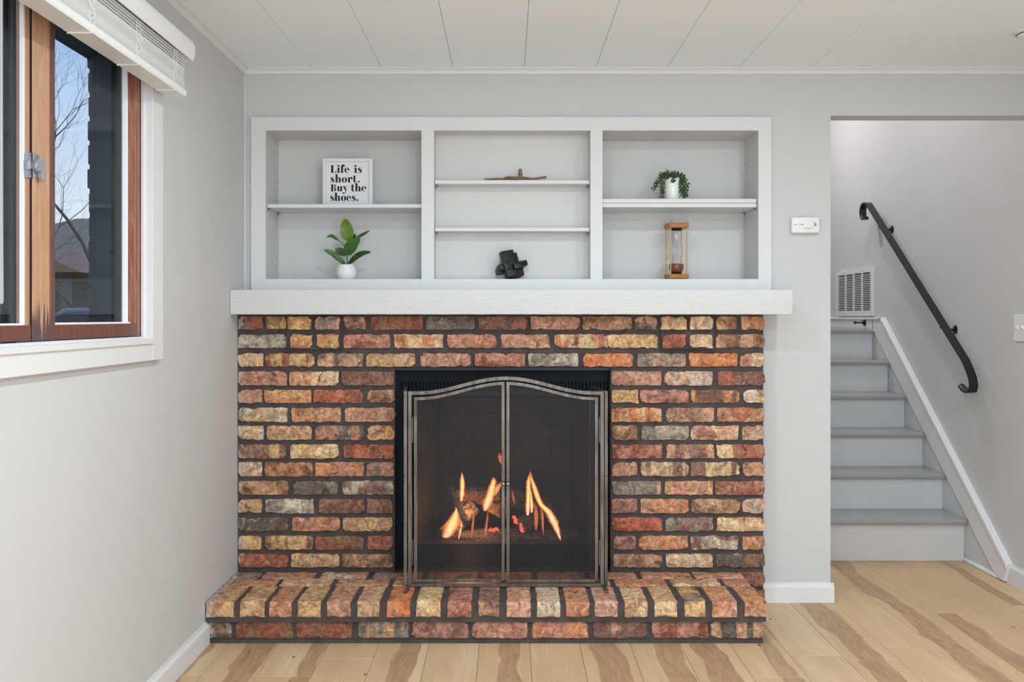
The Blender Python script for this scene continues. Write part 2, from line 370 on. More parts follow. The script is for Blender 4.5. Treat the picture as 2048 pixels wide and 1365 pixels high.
def plank_mat():
    m, nt, b = new_mat('hickory_plank')
    def at(n): return N(nt, 'Attribute', attribute_type='OBJECT', attribute_name=n).outputs['Fac']
    seed = at('seed'); scn = at('sc'); sw = at('sw'); tone = at('tone')
    oc = obj_co(nt); sep = N(nt, 'SeparateXYZ'); nt.links.new(oc, sep.inputs[0]); x, y = sep.outputs[0], sep.outputs[1]
    def vec(a, bb, c):
        n = N(nt, 'CombineXYZ')
        for i, q in enumerate((a, bb, c)):
            if hasattr(q, 'is_output'): nt.links.new(q, n.inputs[i])
            else: n.inputs[i].default_value = q
        return n.outputs[0]
    s7 = math_n(nt, 'MULTIPLY', seed, 7.3)
    w1 = math_n(nt, 'SUBTRACT', noise_n(nt, vec(math_n(nt, 'MULTIPLY', x, 0.6), y, s7), 2.6, 3), 0.5)
    w2 = noise_n(nt, vec(math_n(nt, 'ADD', s7, 5.0), y, math_n(nt, 'MULTIPLY', x, 0.4)), 3.1, 3)
    cen = math_n(nt, 'ADD', scn, math_n(nt, 'MULTIPLY', w1, 0.09))
    half = math_n(nt, 'MULTIPLY', sw, math_n(nt, 'ADD', 0.35, math_n(nt, 'MULTIPLY', w2, 1.3)))
    d = math_n(nt, 'SUBTRACT', math_n(nt, 'ABSOLUTE', math_n(nt, 'SUBTRACT', x, cen)), half)
    mask = ramp(nt, math_n(nt, 'MULTIPLY', math_n(nt, 'ADD', d, 0.01), 50), 0.35, 0.62, (1, 1, 1, 1), (0, 0, 0, 1))
    grain = noise_n(nt, vec(math_n(nt, 'MULTIPLY', x, 55), math_n(nt, 'MULTIPLY', y, 2.5), s7), 1.0, 5, 1.2)
    rings = noise_n(nt, vec(math_n(nt, 'MULTIPLY', math_n(nt, 'SUBTRACT', x, cen), 16), math_n(nt, 'MULTIPLY', y, 3.0), s7), 1.6, 2, 2.2)
    light = mixc(nt, tone, lin((223, 195, 160)), lin((213, 179, 139)))
    light = mixc(nt, ramp(nt, noise_n(nt, vec(math_n(nt, 'MULTIPLY', x, 5), y, s7), 1.8, 3), 0.35, 0.7), light, lin((205, 172, 135)))
    heart = mixc(nt, ramp(nt, rings, 0.35, 0.65), lin((170, 135, 102)), lin((188, 154, 120)))
    col = mixc(nt, math_n(nt, 'MULTIPLY', mask, 0.92), light, heart)
    col = mixc(nt, 1.0, col, ramp(nt, grain, 0.25, 0.75, (0.90, 0.89, 0.88, 1), (1.06, 1.06, 1.06, 1)), 'MULTIPLY')
    vo = N(nt, 'TexVoronoi'); vo.inputs['Scale'].default_value = 1.0
    nt.links.new(vec(math_n(nt, 'MULTIPLY', x, 10.0), math_n(nt, 'MULTIPLY', y, 4.6), s7), vo.inputs['Vector'])
    kd = math_n(nt, 'ADD', vo.outputs['Distance'], math_n(nt, 'MULTIPLY', noise_n(nt, vec(math_n(nt, 'MULTIPLY', x, 90), math_n(nt, 'MULTIPLY', y, 40), s7), 1.0, 2), 0.05))
    col = mixc(nt, ramp(nt, kd, 0.055, 0.10, (0.85, 0.85, 0.85, 1), (0, 0, 0, 1)), col, lin((96, 68, 46)))
    nt.links.new(col, b.inputs['Base Color']); b.inputs['Roughness'].default_value = 0.42
    b.inputs['Specular IOR Level'].default_value = 0.3
    bump(nt, b, grain, 0.08, 0.0006)
    return m
M_plank = plank_mat()

def bark_log(name, a, c):
    m, nt, b = new_mat(name); co = pos_co(nt)
    v = noise_n(nt, mapping(nt, co, (1, 1, 1)), 46, 5, 1.6)
    nt.links.new(mixc(nt, ramp(nt, v, 0.36, 0.62), lin(a), lin(c)), b.inputs['Base Color']); b.inputs['Roughness'].default_value = 0.9
    bump(nt, b, v, 1.0, 0.006)
    return m
M_log_pale = bark_log('pale_ceramic_log', (70, 52, 44), (196, 172, 148))
M_log_dark = bark_log('charred_ceramic_log', (46, 42, 40), (112, 104, 96))
M_log_brown = bark_log('brown_ceramic_log', (84, 58, 44), (158, 118, 88))

def leaf_mat(name, a, c):
    m, nt, b = new_mat(name); co = pos_co(nt)
    nt.links.new(mixc(nt, ramp(nt, noise_n(nt, co, 45, 3), 0.3, 0.7), lin(a), lin(c)), b.inputs['Base Color'])
    b.inputs['Roughness'].default_value = 0.38
    return m
M_leaf1 = leaf_mat('bright_olive_leaf', (86, 116, 10), (106, 134, 16))
M_leaf2 = leaf_mat('mid_green_leaf', (36, 84, 20), (56, 112, 28))
M_leaf3 = leaf_mat('deep_green_leaf', (34, 56, 26), (54, 80, 34))
M_succ = leaf_mat('dark_succulent_leaf', (36, 62, 34), (72, 108, 54))

# ------------------------------------------------------------------ room shell
XL, XR, YB, YF = -1.134, 2.325, 4.10, -1.1
def boxes(lst):
    mb = MB()
    for q in lst: mb.box(*q)
    return mb
# window hole in the left wall
WY0, WY1, WZ0, WZ1 = 1.66, 2.985, 1.150, 2.075
struct(build(boxes([(XL-0.10, XL, YF, WY0, -0.05, 2.36), (XL-0.10, XL, WY1, YB+0.10, -0.05, 2.36),
                    (XL-0.10, XL, WY0, WY1, -0.05, WZ0), (XL-0.10, XL, WY0, WY1, WZ1, 2.36)]), 'wall_left', M_wall))
OX = 1.394; OZ = 2.100                                     # opening to the stairs
struct(build(boxes([(XL, -1.06, YB, YB+0.104, 1.20, 2.36), (-1.06, OX, YB, YB+0.104, 2.045, 2.36), (1.09, OX, YB, YB+0.104, 0, 2.045),
                    (OX, XR, YB, YB+0.104, OZ, 2.36)]), 'wall_back', M_wall))
struct(build(MB().box(XR, XR+0.1, YF, 8.1, -0.05, 3.5), 'wall_right', M_wall))
struct(build(boxes([(XL-0.1, -0.75, YF-0.1, YF, -0.05, 2.36), (1.85, XR+0.1, YF-0.1, YF, -0.05, 2.36), (-0.75, 1.85, YF-0.1, YF, 2.0, 2.36)]), 'wall_front', M_wall))
pdr = thing('added_door', 'glazed white patio door added unseen behind the camera for the fill light', None, (0.55, YF, 0), kind='structure')  # door made up to go with the rear fill light
for a, b in ((-0.75, 0.55), (0.55, 1.85)):
    build(boxes([(a, a+0.07, YF-0.07, YF-0.03, 0, 2.0), (b-0.07, b, YF-0.07, YF-0.03, 0, 2.0), (a+0.07, b-0.07, YF-0.07, YF-0.03, 0, 0.09), (a+0.07, b-0.07, YF-0.07, YF-0.03, 1.92, 2.0)]), 'door_frame', M_white, pdr)
    build(MB().box(a+0.07, b-0.07, YF-0.052, YF-0.048, 0.09, 1.92), 'pane', M_pane, pdr)
struct(build(boxes([(1.29, OX, YB+0.104, 8.1, -0.05, 3.5), (OX, XR, 8.0, 8.1, -0.05, 3.5), (OX, XR, YB, YB+0.104, 2.36, 3.5)]), 'wall_stairwell', M_wall))
struct(build(MB().box(1.29, XR+0.1, YB, 8.1, 3.3, 3.4), 'ceiling_stairwell', M_ceil))

# floor: subfloor with planks
floor = struct(build(MB().box(XL-0.1, XR+0.1, YF-0.1, 4.9, -0.05, -0.012), 'floor', M_gap))
PW = 0.1885
streaks = {-4: (-0.05, 0.04), -3: (0.03, 0.055), -2: (0.07, 0.03), -1: (0.0, 0.0), 0: (0.05, 0.045), 1: (0.085, 0.0),
           2: (0.05, 0.04), 3: (0.0, 0.0), 4: (0.03, 0.05), 5: (0.07, 0.05), 6: (0.03, 0.055), 7: (0.06, 0.035), 8: (0.0, 0.0),
           9: (0.02, 0.05), 10: (-0.05, 0.0), 11: (0.0, 0.05), 12: (-0.03, 0.05), 13: (0.0, 0.0), 14: (0.05, 0.04)}
rnd = random.Random(11)
for k in range(-4, 15):
    x0 = max(XL - 0.01, -0.483 + k * PW); x1 = min(XR + 0.01, -0.483 + (k + 1) * PW)
    if x1 - x0 < 0.02: continue
    y = YF - rnd.uniform(0, 1.2); first = True
    cuts = []
    while y < 4.9:
        cuts.append(y); y += rnd.choice((1.2, 1.5, 1.9))
    if k == 12: cuts = [c for c in cuts if abs(c - 3.94) > 0.7] + [3.94]
    if k == 8: cuts = [c for c in cuts if abs(c - 3.45) > 0.7] + [3.45]
    if k in (4, 5, 6, 1, 2): cuts = [c for c in cuts if not 3.1 < c < 3.7]
    cuts = sorted(cuts) + [4.9]
    for a, bb in zip(cuts, cuts[1:]):
        a = max(a, YF); bb = min(bb, 4.9)
        if bb - a < 0.05: continue
        mb = MB(); gx = 0.0006
        e = 0.0012
        mb.add([(x0+gx, a+gx, -0.012), (x1-gx, a+gx, -0.012), (x1-gx, bb-gx, -0.012), (x0+gx, bb-gx, -0.012),
                (x0+gx, a+gx, -e), (x1-gx, a+gx, -e), (x1-gx, bb-gx, -e), (x0+gx, bb-gx, -e),
                (x0+gx+e, a+gx+e, 0), (x1-gx-e, a+gx+e, 0), (x1-gx-e, bb-gx-e, 0), (x0+gx+e, bb-gx-e, 0)],
               [(0,1,5,4),(1,2,6,5),(2,3,7,6),(3,0,4,7),(4,5,9,8),(5,6,10,9),(6,7,11,10),(7,4,8,11),(8,9,10,11),(3,2,1,0)])
        o = build(mb, 'plank', M_plank, floor, merge=False, recalc=False)
        vis = a < 3.9 and bb > 3.1
        s_c, s_w = streaks[k] if vis else (rnd.uniform(-0.07, 0.07), rnd.choice((0, 0, 0.03, 0.05)))
        o['sc'] = float(s_c - (0.0 if k < 0 else 0.03)); o['sw'] = float(s_w); o['seed'] = rnd.uniform(0, 20); o['tone'] = rnd.uniform(0, 1)

# ceiling: backing with panels
ceiling = struct(build(MB().box(XL-0.1, XR+0.1, YF-0.1, YB+0.1, ZC+0.008, ZC+0.06), 'ceiling', M_gap))
for k in range(-1, 11):
    x0 = max(XL - 0.005, -0.85 + (k) * 0.3075); x1 = min(XR + 0.005, -0.85 + (k + 1) * 0.3075)
    ends = [YF, -0.3 + 0.31 * (k % 3), 1.2 + 0.31 * (k % 3), 3.29 if k == -1 else 2.9 - 0.4 * (k % 2) - 0.1 * (k % 3), YB + 0.005]
    for a, bb in zip(ends, ends[1:]):
        g = 0.0007; e = 0.0016; z = ZC
        mb = MB().add([(x0+g, a+g, z+0.009), (x1-g, a+g, z+0.009), (x1-g, bb-g, z+0.009), (x0+g, bb-g, z+0.009),
                       (x0+g, a+g, z+e), (x1-g, a+g, z+e), (x1-g, bb-g, z+e), (x0+g, bb-g, z+e),
                       (x0+g+e, a+g+e*.3, z), (x1-g-e, a+g+e*.3, z), (x1-g-e, bb-g-e*.3, z), (x0+g+e, bb-g-e*.3, z)],
                      [(0,1,5,4),(1,2,6,5),(2,3,7,6),(3,0,4,7),(4,5,9,8),(5,6,10,9),(6,7,11,10),(7,4,8,11),(8,9,10,11)])
        build(mb, 'panel', M_ceil, ceiling, merge=False)

# crown, corner and base mouldings
cr = [(0, 0), (0.0, -0.024), (0.006, -0.024), (0.010, -0.014), (0.018, -0.007), (0.026, -0.005), (0.026, 0)]
struct(build(MB().prism([(XL + a, ZC + b) for a, b in cr], 'y', YF, YB), 'trim_1', M_white))
struct(build(MB().prism([(YB - a, ZC + b) for a, b in cr], 'x', XL, XR), 'trim_2', M_white))
struct(build(MB().prism([(XL, YB), (XL+0.012, YB), (XL+0.010, YB-0.006), (XL+0.006, YB-0.010), (XL, YB-0.012)], 'z', 1.34, ZC-0.02), 'trim_3', M_wall))
bp = [(0, 0), (0.014, 0), (0.014, 0.066), (0.011, 0.072), (0.006, 0.076), (0.005, 0.084), (0, 0.084)]
struct(build(MB().prism([(XL + a, b) for a, b in bp], 'y', YF, 3.575), 'baseboard_left', M_white))
mb = MB().prism([(YB - a, b) for a, b in bp], 'x', 1.082, OX + 0.012)
mb.prism([(OX + a * 0.85, b) for a, b in bp], 'y', YB - 0.012, YB + 0.104)
struct(build(mb, 'baseboard_back', M_white, merge=False))
struct(build(MB().prism([(XR - a, b * 1.10) for a, b in bp], 'y', YF, 4.40), 'baseboard_right', M_white))

# ------------------------------------------------------------------ window
win = thing('window_1', 'white trimmed sliding window with two brown wooden sashes', None, (XL, 2.32, WZ0), kind='structure')
XC = -1.114
mb = MB()
mb.box(XL, XC, WY1+0.0, WY1+0.090, 1.093, 2.16); mb.box(XL, XC, WY0-0.09, WY0, 1.093, 2.16)
mb.box(XL, XC, WY0, WY1, 1.093, 1.156); mb.box(XL, XC, WY0, WY1, 2.075, 2.16)
build(mb, 'casing', M_white, win, bevel=0.002, merge=False)
mb = MB()   # jamb liner with a small step
mb.box(-1.186, XC+0.002, WY1-0.008, WY1+0.012, WZ0, WZ1); mb.box(-1.24, XC+0.002, WY0-0.012, WY0+0.008, WZ0, WZ1)
mb.box(-1.146, -1.136, WY1-0.016, WY1-0.006, WZ0, WZ1)
mb.box(-1.24, XC+0.006, WY0, WY1, WZ0-0.004, 1.162); mb.box(-1.24, XC, WY0, WY1, WZ1-0.02, WZ1+0.004)
mb.box(-1.146, -1.134, WY0, WY1, 1.160, 1.169)
build(mb, 'jamb', M_white, win, bevel=0.001, merge=False)
def sash(y0, y1, xf, xb, z0, z1, m_near, m_far, m_rail, wn_, wf):
    s = thing('sash', None, None, ((xf+xb)/2, (y0+y1)/2, z0), parent=win)
    build(MB().box(xb, xf, y0, y0+wn_, z0, z1), 'stile', m_near, s, bevel=0.002)
    # far stile with a moulded inner edge
    pr = [(xf, y1), (xf, y1-wf*0.42), (xf-0.003, y1-wf*0.5), (xf-0.003, y1-wf*0.66), (xf-0.008, y1-wf*0.8), (xf-0.013, y1-wf), (xb, y1-wf), (xb, y1)]
    build(MB().prism(pr, 'z', z0, z1), 'stile', m_far, s)
    build(MB().prism([(y0+wn_, z0), (y1-wf*0.4, z0), (y1-wf*0.4, z0+0.040), (y0+wn_, z0+0.040)], 'x', xb, xf-0.0008), 'rail', m_rail, s, bevel=0.002)
    build(MB().box(xb, xf-0.001, y0+wn_, y1-wf*0.4, z1-0.05, z1), 'rail', m_rail, s, bevel=0.002)
    build(MB().box(xb+0.006, xf-0.013, y1-wf-0.008, y1-wf+0.001, z0+0.04, z1-0.05), 'glazing_bead', M_bead, s)
    build(MB().box(xb+0.006, xf-0.006, y0+wn_, y1-wf, z0+0.039, z0+0.045), 'glazing_bead', M_bead, s)
    build(MB().box(xb+0.008, xb+0.011, y0+wn_-0.005, y1-wf+0.002, z0+0.035, z1-0.045), 'pane', M_pane, s)
    return s
sr = sash(2.296, 2.982, -1.148, -1.182, 1.170, 2.06, M_wood_stile, M_wood_right, M_wood_red, 0.088, 0.076)
build(MB().box(-1.182, -1.1455, 2.384, 2.407, 1.170, 2.06), 'stile_edge', M_wood_edge, sr, bevel=0.002)
sl = thing('sash', None, None, (-1.165, 1.98, 1.17), parent=win)
build(MB().box(-1.176, -1.1525, 2.270, 2.2935, 1.171, 2.06), 'stile', M_wood_left, sl, bevel=0.003)
build(MB().box(-1.182, -1.1495, 1.67, 1.75, 1.171, 2.06), 'stile', M_wood_left, sl, bevel=0.002)
build(MB().box(-1.182, -1.1500, 1.75, 2.2945, 1.171, 1.210), 'rail', M_wood_red, sl, bevel=0.002)
build(MB().box(-1.182, -1.1500, 1.75, 2.2690, 2.01, 2.06), 'rail', M_wood_red, sl, bevel=0.002)
build(MB().box(-1.1635, -1.1540, 2.2650, 2.2700, 1.2095, 2.01), 'glazing_bead', M_bead, sl)
build(MB().box(-1.176, -1.154, 1.75, 2.266, 1.209, 1.2145), 'glazing_bead', M_bead, sl)
build(MB().box(-1.172, -1.169, 1.745, 2.272, 1.205, 2.015), 'pane', M_pane, sl)
build(MB().box(-1.178, -1.1490, 2.2930, 2.2962, 1.171, 2.06), 'gap_shade_strip', M_gap_dark, sl)  # dark strip put in as the shadow line between the stiles
# latch on the meeting stiles
lt = thing('sash_lock', 'grey metal sash lock with lever on the meeting stiles', None, (-1.145, 2.30, 1.60), parent=win)
ly = lambda px: 1.146 * F / (CX - px)
def lz(px, py): return H - (py - CY) * ly(px) / F
def lpoly(pts): return [(ly(a), lz(a, b)) for a, b in pts]
build(MB().prism(lpoly([(66, 306), (78, 309), (80, 318), (74, 338), (74, 354), (66, 357)]), 'x', -1.148, -1.1445), 'plate', M_latch, lt, bevel=0.0008)
build(MB().prism(lpoly([(55, 305), (64, 306), (64, 356), (55, 355)]), 'x', -1.1530, -1.1475), 'plate', M_latch, lt, bevel=0.0008)
build(MB().prism(lpoly([(62, 325), (66, 322), (71, 315), (76, 322), (82, 330), (82, 336), (79, 344), (79.5, 352), (80, 363), (77.5, 365), (74, 356), (72, 346), (64, 342), (60, 334)]), 'x', -1.1445, -1.132), 'lever', M_latch, lt, bevel=0.002)
build(MB().prism(lpoly([(53, 320), (59, 321), (59, 338), (53, 340)]), 'x', -1.1525, -1.140), 'keeper', M_latch, lt, bevel=0.002)
for a, b in ((59, 311), (72, 312), (59, 349), (72, 349)):
    build(MB().lathe([(0.0022, 0), (0.0022, 0.002)], (-1.1446, ly(a), lz(a, b)), 8, 'x'), 'screw', M_grey_print, lt)
# storm window frame outside
mb = MB()
mb.box(-1.262, -1.250, 2.364, 2.420, 1.15, 2.06); mb.box(-1.270, -1.225, 2.940, 2.995, 1.14, 2.07)
mb.box(-1.24, -1.184, 2.972, 2.995, 1.14, 2.07); mb.box(-1.262, -1.222, 1.66, 2.995, 1.13, 1.162); mb.box(-1.305, -1.22, 1.66, 3.03, 2.046, 2.09)
mb.box(-1.305, -1.268, 2.975, 3.03, 1.10, 2.07)
build(mb, 'storm_frame', M_ext_frame, win, merge=False, bevel=0.001)

# exterior brick veneer with a toothed return
ext = struct(build(boxes([(-1.3345, XL-0.1, 3.034, 5.2, -0.2, 2.8), (-1.3345, XL-0.1, YF, 1.62, -0.2, 2.8),
                          (-1.3345, -1.25, 1.62, 3.034, -0.2, 1.10), (-1.3345, XL-0.10, 1.62, 3.034, 2.05, 2.8)]), 'wall_exterior', M_ext_mortar))
for i in range(20):
    z = 0.72 + i * 0.0767; off = random.uniform(-0.003, 0.003)
    ln = 0.2 if i % 2 else 0.095
    build(MB().box(-1.338+off, -1.29, 3.029+random.uniform(-0.002, 0.002), 3.03+ln, z, z+0.062), 'brick', M_ext_brick, ext, bevel=0.003)
struct(build(MB().box(-1.345, -1.24, 1.60, 3.05, 1.075, 1.128), 'trim_4', M_ext_mortar))

# ------------------------------------------------------------------ blind
bl = thing('window_blind', 'raised white slatted blind stacked under its valance above the window', 'blind', (-1.08, 2.32, 1.94))
vp = [(-1.038, 2.072), (-1.030, 2.068), (-1.026, 2.076), (-1.022, 2.092), (-1.0215, 2.108), (-1.024, 2.122), (-1.030, 2.131), (-1.038, 2.128)]
build(MB().prism(vp, 'y', 1.56, 3.108), 'valance', M_blind, bl, smooth=True, angle=50)
build(MB().prism([(a - 0.001, b) for a, b in vp[:-1]] + [(-1.132, 2.128), (-1.132, 2.072)], 'y', 3.104, 3.112), 'valance_return', M_blind, bl)
build(MB().box(-1.105, -1.048, 1.58, 3.06, 2.085, 2.125), 'headrail', M_blind, bl, bevel=0.002)
zs = []
z = 1.962
for i in range(22): zs.append(z); z += 0.0031
for g in (0.006, 0.009, 0.010, 0.009): z += g; zs.append(z)
for i, z in enumerate(zs):
    dx = 0.0015 * math.sin(i * 0.45); x0, x1 = -1.094 + dx, -1.036 + dx; ye = 3.045 - 0.004 * math.sin(i / 21 * math.pi) + (0.006 if i > 21 else 0)
    mb = MB(); m = 5
    top = [(x0 + (x1-x0)*j/m, z + 0.0016 * (1 - (2*j/m-1)**2)) for j in range(m+1)]
    mb.prism(top + [(a, b + 0.0019) for a, b in reversed(top)], 'y', 1.60, ye)
    build(mb, 'slat', M_blind, bl)
build(MB().prism([(-1.097, 1.944), (-1.094, 1.938), (-1.034, 1.938), (-1.031, 1.944), (-1.031, 1.956), (-1.035, 1.961), (-1.094, 1.961), (-1.097, 1.956)], 'y', 1.60, 3.052), 'bottom_rail', M_blind, bl)
for yy in (2.955, 2.66, 2.36, 2.06, 1.76):
    mb = MB()
    for xx, sg in ((-1.033, 1), (-1.097, -1)):
        for w in (-0.012, 0.012):
            mb.tube([(xx + sg*0.002*math.sin(k*1.7+w*99), yy + w + 0.004*math.sin(k*2.3 + w*200), 1.937 + k*0.0125) for k in range(11)], 0.0009, 5)
    for k in range(7):
        zz = 1.965 + 0.009*k; lp = [(-1.033 + 0.006*math.sin(a)*(1 if k % 2 else 0.4), yy + 0.012*math.cos(a) + 0.003*(k % 3), zz + 0.010*math.sin(a*1.0+k)) for a in [2*math.pi*t/10 for t in range(11)]]
        mb.tube(lp, 0.0008, 5)
    mb.tube([(-1.094 + 0.06*t/6, yy, 1.9365) for t in range(7)], 0.0022, 6)
    build(mb, 'ladder_cord', M_cord, bl, merge=False)
wy = 1.93
mb = MB().prism([(wy-0.0045, 1.262), (wy-0.002, 1.256), (wy+0.002, 1.256), (wy+0.0055, 1.263), (wy+0.003, 1.45), (wy+0.001, 2.08), (wy-0.003, 2.08), (wy-0.004, 1.45)], 'x', -1.030, -1.026)
build(mb, 'wand', M_wand, bl, bevel=0.0008)

# ------------------------------------------------------------------ brick fireplace
PAL = {'R': (154,94,76), 'RO': (182,106,78), 'O': (198,138,98), 'OR': (202,116,70), 'T': (188,146,116), 'Y': (202,162,114), 'YL': (212,182,142),
       'P': (186,132,112), 'PK': (200,160,140), 'M': (134,100,88), 'B': (134,98,74), 'G': (134,124,114), 'D': (102,94,84), 'W': (198,182,160)}
rb = random.Random(5)
def bcol(c, ds=0.05, gain=1.07):
    c = lin(c); g = 0.3*c[0] + 0.55*c[1] + 0.15*c[2]
    return [(v + (g - v)*ds)*gain for v in c]
def brick(parent, name, axes, L, Hh, D, c1, c2, band=0.0, rag=1.0):
    """axes: (centre of front face, unit length dir, unit height dir, unit outward normal); L, Hh size; D depth."""
    c, u, w, n = [Vector(q) for q in axes]; seed = rb.uniform(0, 50); mb = MB()
    nx = max(6, int(L / 0.013)); nz = max(4, int(Hh / 0.012)); idx = {}
    bite = [(rb.choice((-1, 1)), rb.uniform(-0.5, 0.5), rb.uniform(0.006, 0.02), rb.uniform(0.002, 0.006)) for _ in range(rb.choice((0, 1, 1, 2, 3)))]
    cor = [rb.choice((0, 0.002, 0.003, 0.007)) for _ in range(4)]
    vs = []
    for j in range(nz+1):
        for i in range(nx+1):
            a = (i/nx - 0.5) * L; b = (j/nz - 0.5) * Hh
            e = noise.noise(Vector((a*55+seed, b*55, seed*1.3))); e2 = noise.noise(Vector((a*55, b*55+seed, seed*2.1)))
            d = 0.0016 * noise.noise(Vector((a*38+seed, b*38, 3.3))) + 0.001 * noise.noise(Vector((a*110+seed, b*110, 9.3)))
            on = i in (0, nx) or j in (0, nz)
            near = i in (1, nx-1) or j in (1, nz-1)
            k = 1.0 if on else (0.5 if near else 0.25)
            a2 = a + 0.0052*rag*k*e; b2 = b + 0.0048*rag*k*e2
            if j in (0, nz):
                for sgn, pos, wd, dp in bite:
                    if (sgn < 0) == (j == 0):
                        q = abs(a - pos*L) / wd
                        if q < 1: b2 -= sgn * dp * (1 - q*q) * rag
            ci = (0 if i == 0 else 1 if i == nx else None, 0 if j == 0 else 1 if j == nz else None)
            if ci[0] is not None and ci[1] is not None:
                r = cor[ci[0]*2 + ci[1]] * rag; a2 -= math.copysign(r, a); b2 -= math.copysign(r, b)
            if on: d -= 0.0045
            elif near: d -= 0.0008
            vs.append(c + u*a2 + w*b2 + n*d)
    m0 = len(vs); fs = [(j*(nx+1)+i, j*(nx+1)+i+1, (j+1)*(nx+1)+i+1, (j+1)*(nx+1)+i) for j in range(nz) for i in range(nx)]
    ring = [i for i in range(nx+1)] + [j*(nx+1)+nx for j in range(1, nz+1)] + [nz*(nx+1)+i for i in range(nx-1, -1, -1)] + [j*(nx+1) for j in range(nz-1, 0, -1)]
    for r in ring: vs.append(vs[r] - n*(D - 0.0045))
    q = len(ring); fs += [(ring[t], m0+t, m0+(t+1) % q, ring[(t+1) % q]) for t in range(q)]; fs.append(tuple(m0+t for t in range(q)))
    mb.add(vs, fs)
    o = build(mb, name, M_brick, parent, smooth=True, merge=False, angle=60, origin=c - n*D/2)
    def jit(col):
        k = rb.uniform(0.93, 1.07); return [v*k*rb.uniform(0.97, 1.03) for v in bcol(col)]
    o['c1'] = jit(PAL[c1]); o['c2'] = jit(PAL[c2]); o['seed'] = seed; o['band'] = float(band)
    return o
fp = thing('brick_fireplace', 'reclaimed red and tan brick fireplace with raised hearth and dark mortar', 'fireplace', (-0.03, 4.0, 0))
YS = 3.980; YM = 3.9935
FL, FR = XL, 1.076; OPL, OPR, OPT = PX(789, YS), PX(1221.5, YS), PZ(736, YS)
surround = build(boxes([(FL, OPL, YM, 4.099, 0, OPT), (OPR, FR-0.001, YM, 4.099, 0, OPT), (FL, FR-0.001, YM, 4.099, OPT, 1.2395),
                        (FL, FR-0.001, YM+0.05, 4.099, 1.2, 1.2398)]), 'surround', M_mortar, fp, merge=False)
ra = lambda x: 460 + x/4.875
rbb = lambda x: 820 + x/4.876
rc = lambda x: 1180 + x/4.876
rows = [
 ((633, 660), 'a90 a318 R G;a345 a552 B Y;a556 a785 O Y *;a825 a1062 G T *;a1105 a1315 T M;a1365 a1880 R B;b155 b630 D G;b665 b1142 M R |;b1175 b1655 P T |;b1685 c415 T B;c440 c656 T D;c700 c942 YL T *;c980 c1205 YL PK *;c1235 c1435 B Y;c1475 c1705 T O'),
 ((669, 697), 'a105 a556 W G;a582 a795 O Y +;a842 a1058 Y O +;a1108 a1562 P R;a1598 b320 O YL |;b362 b842 P O;b888 b1364 P T |;b1412 b1890 RO YL |;b1933 c134 PK R;c176 c661 YL Y;c708 c938 R RO +;c975 c1196 YL PK +;c1228 c1706 T B |'),
 ((707, 734), 'a78 a318 W Y;a342 a820 R Y |;a848 a1296 T D;a1328 a1808 Y T;a1855 b592 P T;b630 b1122 P R;b1152 b1640 W G;b1692 c422 OR O;c465 c940 G T;c968 c1440 OR O;c1468 c1706 YL P |'),
 ((743, 772), 'a92 a552 P T |;a578 a1058 O YL |;a1085 a1597 M B;c212 c697 P T;c732 c1199 T W |;c1246 c1706 M R |'),
 ((780, 807), 'a88 a310 T P;a328 a792 O Y;a816 a1294 RO R;a1334 a1600 T B;c213 c472 B Y |;c490 c960 P M;c986 c1462 M O |;c1498 c1706 YL W'),
 ((816, 845), 'a80 a557 W Y;a594 a1080 O T;a1118 a1602 P T;c213 c706 RO Y |;c743 c1213 T M;c1244 c1706 RO T'),
 ((852, 881), 'a72 a325 Y W;a358 a796 T Y;a826 a1306 P D;a1338 a1600 O T;c216 c464 T B;c504 c967 G W;c986 c1453 P YL;c1490 c1708 W T'),
 ((889.5, 918), 'a84 a546 Y M |;a586 a1052 Y YL;a1106 a1596 RO R |;c216 c707 R P;c746 c1213 M T |;c1239 c1708 YL R |'),
 ((925, 954), 'a80 a310 W T;a333 a802 O B;a828 a1302 O P;a1332 a1594 G P;c216 c462 T P |;c494 c964 M YL |;c984 c1459 M YL |;c1496 c1706 T O'),
 ((963, 991), 'a96 a566 T B;a610 a1052 G D;a1098 a1588 M W;c216 c694 T G |;c728 c1199 P Y |;c1224 c1708 P R'),
 ((999, 1028), 'a102 a307 Y T;a338 a813 W G;a860 a1312 R M;a1334 a1586 M B;c213 c464 M P;c490 c964 O T;c990 c1464 T B;c1490 c1708 PK W'),
 ((1036, 1064), 'a108 a562 D B;a600 a1073 O P;a1098 a1580 Y T;c216 c704 RO R;c740 c1200 G M;c1238 c1708 YL Y'),
 ((1073, 1101), 'a96 a306 T Y;a336 a804 M Y |;a830 a1304 R B;a1338 a1586 R B;c228 c452 M P;c480 c957 O T;c984 c1451 M W;c1488 c1706 O T'),
 ((1109, 1136.5), 'a98 a562 R RO;a594 a1062 Y T;a1084 a1586 B T;c226 c704 T B;c738 c1199 Y W;c1230 c1708 B D'),
 ((1146, 1174), 'c1210 c1708 M R'), ((1182, 1210), 'c990 c1460 T O;c1490 c1706 O R'), ((1219, 1246), 'c1210 c1706 R M')]
conv = {'a': ra, 'b': rbb, 'c': rc}
